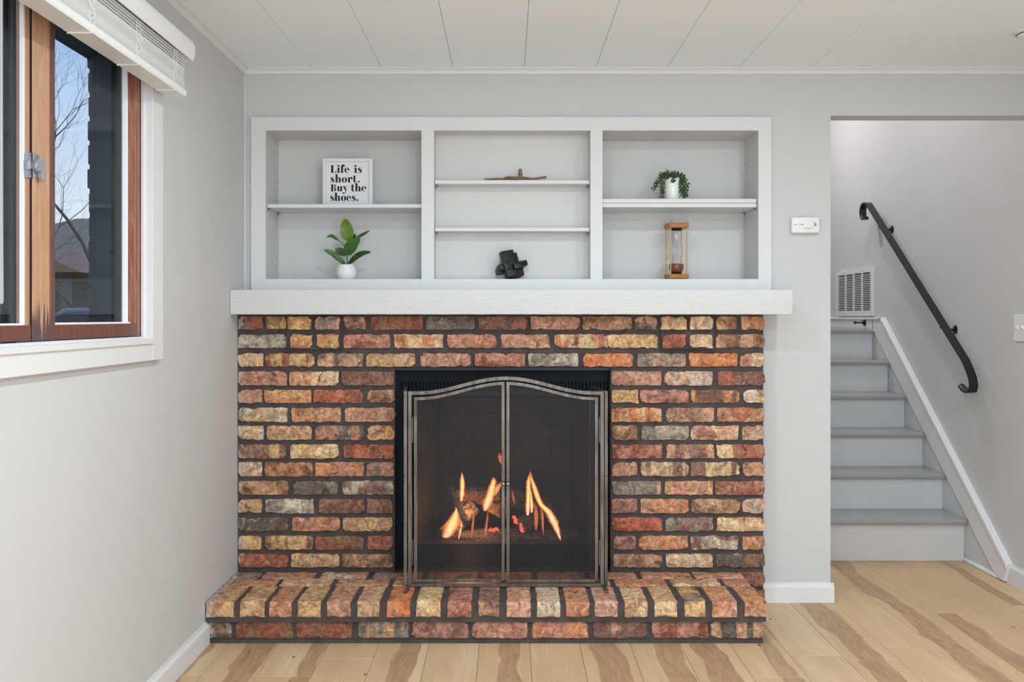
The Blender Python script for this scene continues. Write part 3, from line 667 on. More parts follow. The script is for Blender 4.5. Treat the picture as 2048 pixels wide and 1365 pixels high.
for (y0, y1), txt in rows:
    for s in txt.split(';'):
        p = s.split(); x0 = conv[p[0][0]](float(p[0][1:])); x1 = conv[p[1][0]](float(p[1][1:]))
        mode = p[4] if len(p) > 4 else ''
        proud = 0.034 if mode == '*' else 0.020 if mode == '+' else rb.uniform(-0.0015, 0.0015)
        d = YS - proud
        X0, X1 = PX(x0, d), PX(x1, d); Z0, Z1 = PZ(y1, d), PZ(y0, d)
        if X0 < -1.09: X0 = XL + 0.004
        edge_r = x1 > 1525; edge_o = abs(x1 - 788) < 4; edge_ol = abs(x0 - 1224) < 4
        dep = 0.020 + proud
        o = brick(surround, 'brick', (((X0+X1)/2, d, (Z0+Z1)/2), (1, 0, 0), (0, 0, 1), (0, -1, 0)), X1-X0-0.001, Z1-Z0-0.002,
                  0.115 if (edge_r or edge_o or edge_ol) else dep, p[2], p[3], 0.8 if mode == '|' else rb.choice((0, 0, 0.3)))
# corbel backing mortar
for xa, xb in ((573, 681), (1322, 1428)):
    build(MB().box(PX(xa, YS), PX(xb, YS), YM-0.018, YM+0.01, PZ(699, YS), 1.245), 'corbel_mortar', M_mortar, fp)
build(MB().box(OPL+0.004, OPR-0.004, 3.984, 4.10, OPT-0.012, OPT+0.002), 'lintel', M_black, fp, bevel=0.001)

# hearth
HZ = 0.1645; HY = 3.556; HR = PX(1536, HY)
hearth = build(boxes([(XL, HR-0.005, HY+0.008, 4.0, 0.085, HZ-0.007), (XL, HR-0.018, HY+0.030, 4.0, 0, 0.09), (XL, HR-0.012, HY+0.022, 4.0, 0, 0.013)]), 'hearth', M_mortar, fp, merge=False)
fr = [(407,468,'T','Y'),(478,529,'T','Y'),(537,584,'T','O'),(593,642,'T','Y'),(652,702,'P','T'),(712.5,759,'YL','T'),(772.5,821,'OR','O'),(831,881.6,'YL','Y'),(893,944,'P','R'),
      (955.7,999.5,'M','T'),(1012.7,1062.5,'O','PK'),(1072.8,1122,'YL','W'),(1130.8,1179.7,'P','O'),(1188.5,1236.9,'P','PK'),(1248.6,1297,'YL','T'),(1308.6,1355.5,'Y','YL'),(1368.7,1412.6,'Y','D'),(1424,1475.6,'O','PK'),(1488.8,1535,'O','T')]
def hearth_brick(x0, x1, y0, y1, z0, z1, c1, c2):
    """a rowlock seen on two faces: closed block with noisy, rounded edges"""
    seed = rb.uniform(0, 50); n = (max(4, int((x1-x0)/0.014)), max(4, int((y1-y0)/0.016)), 5); bm = bmesh.new(); vmap = {}
    cx, cy, cz = (x0+x1)/2, (y0+y1)/2, (z0+z1)/2
    def V(i, j, k):
        if (i, j, k) not in vmap:
            a = [x0+(x1-x0)*i/n[0], y0+(y1-y0)*j/n[1], z0+(z1-z0)*k/n[2]]
            edge = (i in (0, n[0])) + (j in (0, n[1])) + (k in (0, n[2]))
            amp = 0.0025 if edge > 1 else 0.0012
            pv = Vector(a)*48 + Vector((seed, 0, 0))
            a = Vector(a) + Vector((noise.noise(pv), noise.noise(pv+Vector((7,0,0))), noise.noise(pv+Vector((0,9,0))))) * amp
            if edge > 1:
                pull = 0.0028 * (1 + noise.noise(pv*0.6) * 1.2)
                if i in (0, n[0]): a.x -= math.copysign(pull, i - 0.5)
                if j in (0, n[1]): a.y -= math.copysign(pull, j - 0.5)
                if k in (0, n[2]): a.z -= math.copysign(pull, k - 0.5)
            vmap[(i, j, k)] = bm.verts.new(a - Vector((cx, cy, cz)))
        return vmap[(i, j, k)]
    for k in (0, n[2]):
        for i in range(n[0]):
            for j in range(n[1]): bm.faces.new((V(i,j,k), V(i+1,j,k), V(i+1,j+1,k), V(i,j+1,k)))
    for j in (0, n[1]):
        for i in range(n[0]):
            for k in range(n[2]): bm.faces.new((V(i,j,k), V(i+1,j,k), V(i+1,j,k+1), V(i,j,k+1)))
    for i in (0, n[0]):
        for j in range(n[1]):
            for k in range(n[2]): bm.faces.new((V(i,j,k), V(i,j+1,k), V(i,j+1,k+1), V(i,j,k+1)))
    bmesh.ops.recalc_face_normals(bm, faces=bm.faces)
    me = bpy.data.meshes.new('brick'); bm.to_mesh(me); bm.free(); me.shade_smooth(); me.set_sharp_from_angle(angle=R(50)); me.materials.append(M_brick)
    o = link(bpy.data.objects.new('brick', me), hearth, (cx, cy, cz))
    o['c1'] = bcol(PAL[c1]); o['c2'] = bcol(PAL[c2]); o['seed'] = seed; o['band'] = rb.choice((0.0, 0.0, 0.5))
    return o
for x0, x1, c1, c2 in fr:
    hearth_brick(max(PX(x0, HY), XL+0.002), PX(x1, HY), HY + rb.uniform(-0.002, 0.002), 3.766, 0.103, HZ + rb.uniform(-0.001, 0.001), c1, c2)
c8 = lambda x: 380 + x/3.4133
c7 = lambda x: 960 + x/3.4133
r2 = [(c8(215), c8(600), 'T', 'O'), (c8(622), c8(970), 'T', 'YL'), (c8(1005), c8(1362), 'P', 'T'), (c8(1390), 887, 'T', 'Y'), (897, 1000, 'T', 'P'), (1009, 1113, 'P', 'T'), (1122, 1220, 'T', 'O'), (c7(915), c7(1270), 'O', 'P'), (c7(1300), c7(1636), 'T', 'YL'), (c7(1664), c7(1852), 'P', 'O')]
r3 = [(c8(255), c8(482), 'T', 'G'), (c8(500), c8(856), 'T', 'P'), (c8(893), c8(1212), 'P', 'W'), (c8(1252), 845, 'T', 'G'), (855, 955, 'T', 'M'), (965, 1065, 'T', 'B'), (1075, 1170, 'P', 'T'), (1180, c7(1064), 'T', 'P'), (c7(1098), c7(1442), 'T', 'O'), (c7(1456), c7(1808), 'O', 'PK')]
for lst, ya, yb in ((r2, 3.776, 3.874), (r3, 3.884, 3.978)):
    d = (ya+yb)/2
    for x0, x1, c1, c2 in lst:
        hearth_brick(max(PX(x0, d), XL+0.002), min(PX(x1, d), HR-0.003), ya, yb, 0.12, HZ + rb.uniform(-0.0015, 0.0005), c1, c2)
for x0, x1, c1, c2, bd in [(412,463,'B','G',0),(471,584,'R','B',1),(592,704,'B','R',0),(716,817,'T','G',1),(825,936,'M','P',0),(945,1055,'P','T',1),(1065,1176,'P','O',1),(1187,1294,'P','M',1),(1304,1416,'P','R',1),(1424,1531,'D','T',1)]:
    d = HY + 0.022
    o = brick(hearth, 'brick', (((max(PX(x0, d), XL+0.002)+min(PX(x1, d), HR-0.01))/2, d, (0.018+0.082)/2), (1, 0, 0), (0, 0, 1), (0, -1, 0)),
              min(PX(x1, d), HR-0.01) - max(PX(x0, d), XL+0.002), 0.063, 0.13 if x1 > 1520 else 0.05, c1, c2, bd)
for y0, y1 in ((3.61, 3.80), (3.815, 3.985)):
    brick(hearth, 'brick', ((HR-0.012, (y0+y1)/2, 0.05), (0, 1, 0), (0, 0, 1), (1, 0, 0)), y1-y0, 0.062, 0.05, 'M', 'B')

# mantel beam
mt = thing('mantel_beam', 'thick white painted rough sawn mantel beam above the brick', 'mantel', (0, 3.98, 1.24))
nx, mb = 60, MB()
x0, x1 = XL + 0.002, PX(1585, 3.88)
ring = [(3.881, 1.2415), (3.8795, 1.255), (3.880, 1.29), (3.8795, 1.33), (3.884, 1.3405), (4.098, 1.341), (4.098, 1.2405), (3.99, 1.2405), (3.888, 1.2405)]
vs, fs = [], []
for i in range(nx+1):
    x = x0 + (x1-x0)*i/nx
    for j, (y, z) in enumerate(ring):
        a = 0.0010 if j < 5 or j == 8 else 0
        vs.append((x, y + a*noise.noise(Vector((x*9, j*3.1, 1))), z + a*noise.noise(Vector((x*14, j*2.7, 5)))))
q = len(ring)
for i in range(nx):
    for j in range(q): fs.append((i*q+j, i*q+(j+1) % q, (i+1)*q+(j+1) % q, (i+1)*q+j))
fs += [tuple(range(q)), tuple(nx*q+j for j in range(q))[::-1]]
build(MB().add(vs, fs), 'beam', M_mantel, mt, smooth=True, angle=40)

# ------------------------------------------------------------------ built-in bookcase
DB = 4.08
bc = thing('built_in_bookcase', 'white built-in bookcase with three bays above the mantel', 'bookcase', (0, 4.2, 1.342))
bx = lambda px: PX(px, DB)
zT, zB, zt, zb = PZ(234, DB), 1.3415, PZ(261, DB), PZ(558.5, DB)
mb = MB()
for a, b in ((502, 531), (843, 868), (1181, 1205), (1517, 1543)): mb.box(bx(a), bx(b), DB, DB+0.019, zB, zT)
bays = ((531, 843, 4.318), (868, 1181, 4.19), (1205, 1517, 4.335))
for a, b, _ in bays: mb.box(bx(a), bx(b), DB, DB+0.019, zB, zb); mb.box(bx(a), bx(b), DB, DB+0.019, zt, zT)
build(mb, 'face_frame', M_shelf, bc)
for a, b, yb in bays:
    X0, X1 = bx(a), bx(b)
    build(MB().box(X0-0.016, X1+0.016, yb, yb+0.008, zb-0.02, zt+0.02), 'back_panel', M_back, bc)
    build(MB().box(X0-0.016, X0-0.0003, DB+0.018, yb, zb-0.02, zt+0.02), 'side_panel', M_back, bc)
    build(MB().box(X1+0.0003, X1+0.016, DB+0.018, yb, zb-0.02, zt+0.02), 'side_panel', M_back, bc)
    build(MB().box(X0-0.016, X1+0.016, DB+0.018, yb, zt, zt+0.018), 'top_panel', M_back, bc)
    build(MB().box(X0-0.016, X1+0.016, DB+0.018, yb, zb-0.018, zb-0.0003), 'bottom_panel', M_back, bc)
def shelf(a, b, ytop, ybot, yb, d=4.103, lean=0.0):
    X0, X1 = bx(a)+0.002, bx(b)-0.002
    build(MB().box(X0, X1, d, yb-0.003, PZ(ybot, d), PZ(ytop, d)), 'shelf', M_shelf, bc, bevel=0.0012)
    for xx, sgn in ((X0, 1), (X1, -1)):
        for yy in (d+0.012, yb-0.03):
            z = PZ(ybot, d)
            build(MB().prism([(xx-sgn*0.002, z-0.0006), (xx+sgn*0.011, z-0.0006), (xx+sgn*0.011, z-0.003), (xx+sgn*0.002, z-0.004), (xx+sgn*0.001, z-0.012), (xx-sgn*0.002, z-0.012)], 'y', yy, yy+0.008), 'shelf_clip', M_metal_clip, bc)
shelf(531, 843, 408.4, 415.8, 4.318)
shelf(868, 1181, 360.6, 368.0, 4.19); shelf(868, 1181, 455.6, 462.8, 4.19)
shelf(1205, 1517, 406.6, 414.9, 4.335)
build(MB().box(bx(1205)+0.002, bx(1517)-0.003, 4.103, 4.33, PZ(406.0, 4.103), PZ(397.8, 4.103)), 'shelf', M_shelf, bc, bevel=0.0012)
mb = MB()
for X, s, yb in ((bx(531), 1, 4.318), (bx(1517), -1, 4.335)):
    for k in range(14):
        z = 1.46 + k*0.042
        mb.lathe([(0.0028, -0.0006), (0.0028, 0.0006)], (X, yb-0.055, z), 8, 'x')
build(mb, 'peg_holes', M_grey_print, bc, merge=False)

# ------------------------------------------------------------------ stairs
st = thing('staircase', 'grey treaded staircase with white risers climbing behind the wall opening', 'staircase', (1.85, 4.8, 0))
XS0, XS1 = OX, 2.309
for i in range(6):
    y = 4.765 + 0.241*i; zt_ = 0.213 + 0.1885*i; yend = y + 0.241 + 0.045 if i < 5 else 8.0
    build(MB().prism([(y+0.004, zt_), (yend, zt_), (yend, zt_-0.026), (y+0.004, zt_-0.026), (y, zt_-0.020), (y-0.001, zt_-0.013), (y, zt_-0.005)], 'x', XS0+0.001, XS1), 'tread', M_tread, st)
    build(MB().box(XS0+0.001, XS1-0.006, y+0.030, y+0.045, (0.213 + 0.1885*(i-1) if i else 0.0), zt_-0.026), 'riser', M_riser, st)
# skirt board filling the side, sloped trim band with moulded cap
def zu(y): return 0.094 + (y - 4.367) * 0.771
sk = [(4.765, 0.0), (5.02, 0.0), (8.0, 1.15), (8.0, 1.235), (5.84, 1.235)]
prof_low = [(4.44, 0.0), (4.80, 0.0), (8.0, 1.10), (8.0, 1.16), (5.96, 1.16)]
build(MB().prism([(4.46, 0.004), (4.9, 0.0), (6.4, 1.02), (6.4, 1.15), (5.96, 1.15)], 'x', 2.311, XR), 'skirt_board', M_riser, st)
band = [(4.367, 0.0935), (5.836, 1.228), (5.99, 1.228), (5.99, 1.152), (5.978, 1.152), (4.468, 0.004), (4.40, 0.004)]
build(MB().prism(band, 'x', 2.299, XR), 'stringer_trim', M_white, st, bevel=0.002)
cap = [(4.367, 0.0935), (5.836, 1.228), (5.856, 1.228), (5.856, 1.213), (4.372, 0.067)]
build(MB().prism(cap, 'x', 2.291, 2.300), 'stringer_cap', M_white, st, bevel=0.003)
build(MB().prism([(5.836, 1.2135), (7.95, 1.2135), (7.95, 1.228), (5.836, 1.228)], 'x', 2.291, 2.300), 'stringer_cap', M_white, st, bevel=0.003)
build(MB().box(2.299, XR, 5.98, 7.99, 1.1565, 1.228), 'landing_baseboard', M_white, st)
build(MB().prism([(2.298, 0.002), (2.310, 0.002), (2.310, 0.018), (2.304, 0.015), (2.299, 0.008)], 'y', 4.47, 4.794), 'shoe_moulding', M_white, st)

# ------------------------------------------------------------------ handrail
hr = thing('handrail', 'black wall-mounted handrail with curled ends beside the stairs', 'handrail', (2.245, 5.2, 1.0))
pts = []
def arc(c, r, a0, a1, n): return [(c[0] + r*math.cos(R(a0 + (a1-a0)*k/n)), c[1] + r*math.sin(R(a0 + (a1-a0)*k/n))) for k in range(n+1)]
# (y, z): upper hook, straight run, lower hook
up_pts = [(5.945, 1.852), (5.975, 1.848), (5.995, 1.868), (6.0, 1.90), (5.985, 1.928), (5.955, 1.942), (5.92, 1.938), (5.89, 1.92)]
lo_pts = [(4.66, 1.016), (4.62, 0.975), (4.59, 0.935), (4.578, 0.90), (4.59, 0.872), (4.62, 0.866), (4.66, 0.874), (4.70, 0.892)]
run = [(5.89 + (4.66-5.89)*t/8, 1.92 + (1.016-1.92)*t/8) for t in range(1, 8)]
path = [(2.245, a, b) for a, b in up_pts + run + lo_pts]
pr = [(-0.021, -0.007), (0.021, -0.007), (0.022, -0.002), (0.018, 0.005), (0.010, 0.009), (-0.010, 0.009), (-0.018, 0.005), (-0.022, -0.002)]
mb = MB(); vs = []; fs = []
pv = [Vector(p) for p in path]
for i, p in enumerate(pv):
    t = (pv[min(i+1, len(pv)-1)] - pv[max(i-1, 0)]).normalized(); nrm = Vector((1, 0, 0)).cross(t).normalized()
    if i == 0: ref = nrm
    k = 0.75 if i in (0, len(pv)-1) else 1.0
    for a, b in pr: vs.append(p + Vector((a*k, 0, 0)) + nrm*b)
q = len(pr)
for i in range(len(pv)-1):
    for j in range(q): fs.append((i*q+j, i*q+(j+1) % q, (i+1)*q+(j+1) % q, (i+1)*q+j))
fs += [tuple(range(q)), tuple((len(pv)-1)*q+j for j in range(q))]
build(mb.add(vs, fs), 'rail', M_rail, hr, smooth=True, angle=40)
for yy in (5.74, 4.93):
    z = 1.92 + (yy-5.89)*(1.016-1.92)/(4.66-5.89) - 0.01
    mb = MB().tube([(2.245, yy, z), (2.25, yy, z-0.028), (2.27, yy, z-0.04), (2.325, yy, z-0.04)], 0.007, 8)
    mb.lathe([(0.024, 0.0), (0.024, -0.004), (0.016, -0.009), (0.008, -0.011)], (XR, yy, z-0.04), 14, 'x')
    build(mb, 'bracket', M_rail, hr, smooth=True, merge=False)
    
# ------------------------------------------------------------------ vent grille, door stop, switch, alarm, detector
vg = thing('air_return_grille', 'white louvred air grille on the stairwell wall above the landing', 'vent', (XR, 6.35, 1.24))
VY0, VY1, VZ0, VZ1 = 6.02, 6.68, 1.238, 1.548
mb = MB(); e = 0.033; yi0, yi1, zi0, zi1 = VY0+e, VY1-e*0.8, VZ0+0.033, VZ1-0.030
mb.box(XR-0.014, XR, VY0, yi0, VZ0, VZ1); mb.box(XR-0.014, XR, yi1, VY1, VZ0, VZ1); mb.box(XR-0.014, XR, yi0, yi1, VZ0, zi0); mb.box(XR-0.014, XR, yi0, yi1, zi1, VZ1)
build(mb, 'frame', M_white, vg, merge=False)
build(MB().box(XR-0.0015, XR+0.002, yi0, yi1, zi0, zi1), 'duct_shade_sheet', M_slot, vg)  # black sheet put in for the darkness behind the slats
n = 21; pz = (zi1-zi0)/n
for k in range(n):
    z = zi0 + k*pz
    build(MB().hexa([(XR-0.0125, yi0, z-0.0022), (XR-0.007, yi0, z-0.0022), (XR-0.007, yi1, z-0.0022), (XR-0.0125, yi1, z-0.0022),
                     (XR-0.0125, yi0, z+0.0030), (XR-0.007, yi0, z+0.0020), (XR-0.007, yi1, z+0.0020), (XR-0.0125, yi1, z+0.0030)]), 'slat', M_white, vg)
for k in (1, 2, 3):
    y = yi0 + (yi1-yi0)*k/4
    build(MB().box(XR-0.0135, XR-0.004, y-0.006, y+0.006, zi0, zi1), 'bar', M_white, vg)
for yy in (VY0+0.15, VY1-0.15):
    for zz in (VZ0+0.015, VZ1-0.015):
        build(MB().lathe([(0.004, 0), (0.003, -0.0025)], (XR-0.014, yy, zz), 10, 'x'), 'screw', M_metal_clip, vg)

ds = thing('door_stop', 'small black door stop fixed to the landing baseboard', 'door stop', (2.27, 6.11, 1.194))
build(MB().lathe([(0.019, 0.0), (0.019, -0.006), (0.013, -0.012), (0.006, -0.018)], (2.299, 6.11, 1.194), 16, 'x'), 'base', M_rail, ds, smooth=True)
build(MB().tube([(2.285, 6.11, 1.194), (2.24, 6.11, 1.194)], 0.0045, 10), 'rod', M_rail, ds, smooth=True)
build(MB().lathe([(0.004, 0.0), (0.009, -0.004), (0.0095, -0.010), (0.007, -0.015), (0.002, -0.017)], (2.243, 6.11, 1.194), 14, 'x'), 'tip', M_rail, ds, smooth=True)

sw = thing('light_switch', 'white double toggle light switch plate at the right edge', 'light switch', (XR, 4.30, 1.18))
build(MB().box(XR-0.006, XR, 4.238, 4.354, 1.119, 1.241), 'plate', M_plastic, sw, bevel=0.003, seg=2)
for yy in (4.319, 4.273):
    build(MB().hexa([(XR-0.018, yy-0.004, 1.182), (XR-0.018, yy+0.004, 1.182), (XR-0.005, yy+0.005, 1.171), (XR-0.005, yy-0.005, 1.171),
                     (XR-0.017, yy-0.004, 1.192), (XR-0.017, yy+0.004, 1.192), (XR-0.005, yy+0.005, 1.190), (XR-0.005, yy-0.005, 1.190)]), 'toggle', M_plastic, sw, bevel=0.001)
    for zz in (1.15, 1.21): build(MB().lathe([(0.003, 0), (0.003, -0.001)], (XR-0.006, yy, zz), 8, 'x'), 'screw', M_white, sw)

def text_mesh(body, size, mat, name, parent, origin, ax, up_, space=1.0):
    cu = bpy.data.curves.new(name, 'FONT'); cu.body = body; cu.size = size; cu.align_x = 'CENTER'; cu.align_y = 'CENTER'; cu.fill_mode = 'FRONT'
    tmp = bpy.data.objects.new(name, cu); C.objects.link(tmp); dg = bpy.context.evaluated_depsgraph_get()
    me = bpy.data.meshes.new_from_object(tmp.evaluated_get(dg)); bpy.data.objects.remove(tmp)
    ax = Vector(ax); up_ = Vector(up_)
    for v in me.vertices: v.co = ax*v.co.x + up_*v.co.y
    me.materials.clear(); me.materials.append(mat)
    return link(bpy.data.objects.new(name, me), parent, origin)
co_x0, co_x1, co_z0, co_z1 = PX(1582.5, 4.075), PX(1638.5, 4.075), PZ(466.5, 4.075), PZ(434.5, 4.075)
ca = thing('carbon_monoxide_alarm', 'white rectangular carbon monoxide alarm on the wall beside the bookcase', 'alarm', ((co_x0+co_x1)/2, YB, co_z0))
build(MB().box(co_x0+0.002, co_x1-0.002, 4.086, YB, co_z0+0.003, co_z1-0.003), 'back_plate', M_plastic, ca, bevel=0.002)
build(MB().box(co_x0, co_x1, 4.066, 4.092, co_z0, co_z1), 'cover', M_plastic, ca, bevel=0.007, seg=3, smooth=True, angle=60)
cp = lambda px, py: ((px/22.75 + 1570), (py/22.75 + 420))
def cw(px, py): a, b = cp(px, py); return PX(a, 4.066), PZ(b, 4.066)
for (a, b, c_, d_) in ((425, 658, 515, 684), (722, 658, 822, 684), (1310, 590, 1412, 615), (1340, 645, 1432, 680), (1310, 705, 1412, 735)):
    X0, Z1 = cw(a, b); X1, Z0 = cw(c_, d_); build(MB().box(X0, X1, 4.0652, 4.067, Z0, Z1), 'slot', M_dark_print, ca, bevel=0.0003)
X, Z = cw(612, 670); build(MB().lathe([(0.0072, 0), (0.0072, -0.0015), (0.006, -0.0022)], (X, 4.0662, Z), 20, 'y'), 'test_button', M_white, ca, smooth=True)
X, Z = cw(1068, 825); text_mesh('Carbon Monoxide', 0.0058, M_grey_print, 'lettering', ca, (X, 4.0654, Z), (1, 0, 0), (0, 0, 1))
X, Z = cw(1068, 882); text_mesh('Alarm', 0.0055, M_grey_print, 'lettering', ca, (X, 4.0654, Z), (1, 0, 0), (0, 0, 1))

sd = thing('smoke_detector', 'round white smoke detector on the ceiling at the right edge', 'smoke detector', (1.971, 3.55, ZC))
build(MB().lathe([(0.070, 0), (0.070, -0.010), (0.066, -0.013)], (1.971, 3.55, ZC), 32), 'base_ring', M_plastic, sd, smooth=True)
build(MB().lathe([(0.062, -0.010), (0.061, -0.020), (0.055, -0.030), (0.040, -0.036), (0.01, -0.038)], (1.971, 3.55, ZC), 32), 'cover', M_plastic, sd, smooth=True)
build(MB().lathe([(0.0635, -0.0125), (0.0635, -0.0165), (0.0605, -0.0165), (0.0605, -0.0125)], (1.971, 3.55, ZC), 32, cap=False), 'vent_ring', M_grey_print, sd)

# recessed ceiling lamps (behind and above the camera)
for i, (lx, ly_, _w) in enumerate(ceiling_spots):
    where = ['nearest the window and bookcase', 'nearest the stair opening', 'above the camera near the window wall', 'above the camera near the right wall', 'at the rear near the window wall', 'at the rear near the right wall'][i]
    t = thing('ceiling_lamp', 'round white flush ceiling lamp ' + where, 'ceiling lamp', (lx, ly_, ZC), 'flush ceiling lamps')
    build(MB().lathe([(0.10, 0), (0.10, -0.008), (0.085, -0.013), (0.078, -0.010), (0.078, 0)], (lx, ly_, ZC), 32), 'ring', M_white, t, smooth=True)
    build(MB().lathe([(0.077, -0.009), (0.077, -0.0095)], (lx, ly_, ZC), 32), 'diffuser', M_lamp, t)
t = thing('added_stairwell_lamp', 'unseen round ceiling lamp added to brighten the lower stairs', 'ceiling lamp', (1.60, 4.95, 3.3))  # fixture added for the extra stair light, out of view
build(MB().lathe([(0.10, 0), (0.10, -0.008), (0.085, -0.013), (0.078, -0.010), (0.078, 0)], (1.60, 4.95, 3.3), 32), 'ring', M_white, t, smooth=True)
build(MB().lathe([(0.077, -0.009), (0.077, -0.0095)], (1.60, 4.95, 3.3), 32), 'diffuser', M_lamp, t)
t = thing('stairwell_lamp', 'small white pendant lamp over the stair landing', 'lamp', (1.54, 6.45, 3.3))
build(MB().tube([(1.54, 6.45, 3.3), (1.54, 6.45, 3.16)], 0.006, 8), 'rod', M_white, t)
build(MB().lathe([(0.02, 3.17), (0.06, 3.16), (0.125, 3.115), (0.122, 3.115), (0.058, 3.155), (0.018, 3.165)], (1.54, 6.45, 0), 24), 'shade', M_white, t, smooth=True)

# ------------------------------------------------------------------ fireplace insert
ins = thing('fireplace_insert', 'black metal gas fireplace insert with vent slots inside the brick opening', 'fireplace insert', (0, 4.2, HZ))
IY = 4.045
ix0, ix1 = OPL + 0.001, OPR - 0.001
zi = lambda py: PZ(py, IY)
build(MB().box(ix0, ix1, IY, IY+0.02, zi(764), OPT), 'top_panel', M_insert, ins)
build(MB().box(ix0, ix1, IY, IY+0.02, zi(792), zi(781)), 'top_rail', M_insert, ins)
build(MB().box(ix0, ix1, IY+0.016, IY+0.022, zi(790), zi(760)), 'slot_backing', M_slot, ins)
fin0, nf = PX(800, IY), 59
for k in range(nf):
    x = fin0 + k*(PX(1212, IY)-fin0)/(nf-1)
    build(MB().box(x-0.0036, x+0.0036, IY+0.001, IY+0.016, zi(781), zi(764)), 'vent_fin', M_insert, ins)
build(MB().box(ix0, PX(800, IY)-0.003, IY+0.001, IY+0.016, zi(781), zi(764)), 'side_strip', M_insert, ins)
for a, b in ((ix0, PX(830, IY)), (PX(1192, IY), ix1)): build(MB().box(a, b, IY, IY+0.02, HZ, zi(792)), 'side_panel', M_insert, ins)
FZ = zi(1090)
build(MB().box(PX(830, IY), PX(1192, IY), IY+0.012, IY+0.02, HZ, FZ), 'lower_panel', M_insert, ins)
for k in range(40):
    x = PX(836, IY) + k*(PX(1186, IY)-PX(836, IY))/39
    build(MB().box(x-0.0045, x+0.0045, IY+0.002, IY+0.012, HZ+0.03, FZ-0.02), 'vent_fin', M_insert, ins)
mb = MB(); fx0, fx1, fb = PX(828, IY), PX(1194, IY), 4.52
bx0, bx1 = fx0+0.08, fx1-0.08; fz1 = zi(781)
mb.add([(fx0, IY+0.02, FZ), (fx1, IY+0.02, FZ), (bx1, fb, FZ), (bx0, fb, FZ), (fx0, IY+0.02, fz1), (fx1, IY+0.02, fz1), (bx1, fb, fz1), (bx0, fb, fz1)],
       [(0,1,2,3), (4,7,6,5), (0,3,7,4), (1,5,6,2), (2,6,7,3)])
build(mb, 'firebox_lining', M_firebox, ins)
for r_ in range(9):
    for k in range(4):
        z = FZ + 0.005 + r_*0.074; w_ = (bx1-bx0)/3.5; x = bx0 + (k - (0.5 if r_ % 2 else 0))*w_
        xa, xb = max(x+0.004, bx0), min(x+w_-0.004, bx1)
        if xb - xa > 0.03 and z + 0.066 < fz1: build(MB().box(xa, xb, fb-0.008, fb-0.0005, z, z+0.066), 'liner_brick', M_firebox, ins, bevel=0.003)
build(MB().box(fx0-0.03, fx1+0.03, IY+0.02, fb+0.02, HZ-0.05, FZ-0.002), 'under_box', M_slot, ins)
mb = MB(); mb.box(-0.62, 0.58, 4.60, 4.62, 0, 1.25); mb.box(-0.64, -0.62, 4.12, 4.62, 0, 1.25); mb.box(0.58, 0.60, 4.12, 4.62, 0, 1.25); mb.box(-0.62, 0.58, 4.12, 4.62, 1.25, 1.27)
build(mb, 'sky_block_box', M_slot, ins, merge=False)  # unseen box added around the firebox to stop sky leaking in
build(MB().box(OPL+0.002, OPR-0.002, 4.002, 4.6, 0.0, HZ-0.004), 'base_slab', M_mortar, ins)
build(MB().box(fx0-0.06, fx1+0.06, fb+0.004, fb+0.02, HZ, fz1+0.05), 'outer_back', M_slot, ins)
build(MB().box(ix0, ix1, 4.06, fb+0.02, fz1+0.003, OPT+0.01), 'outer_top', M_slot, ins)
for a, b in ((ix0, fx0-0.001), (fx1+0.001, ix1)): build(MB().box(a-0.002, b+0.002, 4.064, fb+0.02, HZ, fz1+0.01), 'outer_side', M_slot, ins)

# logs, embers and flames
g8 = lambda x, y: (840 + x/5.688, 880 + y/5.688)
def G(x, y, d): a, b = g8(x, y); return P(a, b, d)
def log(label, pts, r, d, mat, nm='ceramic_log', seed=0):
    path = [G(x, y, d + dd) for x, y, dd in pts]
    if len(path) == 2: path = [path[0].lerp(path[1], t/9) for t in range(10)]
    mb = MB(); n = 14; vs = []; fs = []
    for i, p in enumerate(path):
        t = (path[min(i+1, len(path)-1)] - path[max(i-1, 0)]).normalized(); s_ = t.cross(Vector((0.1, 1, 0.1))).normalized(); u_ = s_.cross(t)
        for j in range(n):
            a = 2*math.pi*j/n; k = r * (1 + 0.16*noise.noise(Vector((math.cos(a)*1.5+seed, math.sin(a)*1.5, i*0.6))) + 0.06*((j % 2)*2-1))
            vs.append(p + s_*math.cos(a)*k + u_*math.sin(a)*k)
    for i in range(len(path)-1):
        for j in range(n): fs.append((i*n+j, i*n+(j+1) % n, (i+1)*n+(j+1) % n, (i+1)*n+j))
    fs += [tuple(range(n)), tuple((len(path)-1)*n+j for j in range(n))]
    o = build(mb.add(vs, fs), nm, mat, smooth=True, angle=50)
    return props(o, label, 'log', 'ceramic logs in the firebox')
log('pale rough barked gas log leaning at the left of the fire', [(265, 1095, 0.0), (600, 770, 0.12)], 0.036, 4.17, M_log_pale, seed=1)
log('thin dark branch log crossing in front of the left flames', [(345, 560, 0.06), (430, 740, 0.02), (530, 950, -0.05)], 0.017, 4.16, M_log_dark, seed=2)
log('orange lit brown log lying across the back left of the fire', [(400, 660, 0), (900, 650, 0.02)], 0.040, 4.33, M_log_brown, seed=3)
log('dark rough log behind the right hand flames', [(990, 640, 0.04), (1500, 800, 0)], 0.045, 4.34, M_log_dark, seed=4)
log('short stubby log at the centre right above the red embers', [(1180, 960, -0.06), (1330, 900, 0.08)], 0.036, 4.20, M_log_dark, seed=5)
log('dark log lying low at the front of the ember bed', [(420, 1120, 0.0), (1000, 1110, 0.02)], 0.018, 4.17, M_log_dark, seed=6)
log('dark log end at the far right of the fire', [(1330, 1090, 0.02), (1780, 1100, 0.06)], 0.026, 4.20, M_log_dark, seed=7)
log('small pale log behind the central screen bar', [(820, 760, 0.0), (960, 820, -0.1)], 0.030, 4.24, M_log_brown, seed=8)
ab = MB().ball((G(1000, 1165, 4.2).x, 4.2, FZ), (0.31, 0.10, 0.028), 40, 8, noise_amp=0.2)
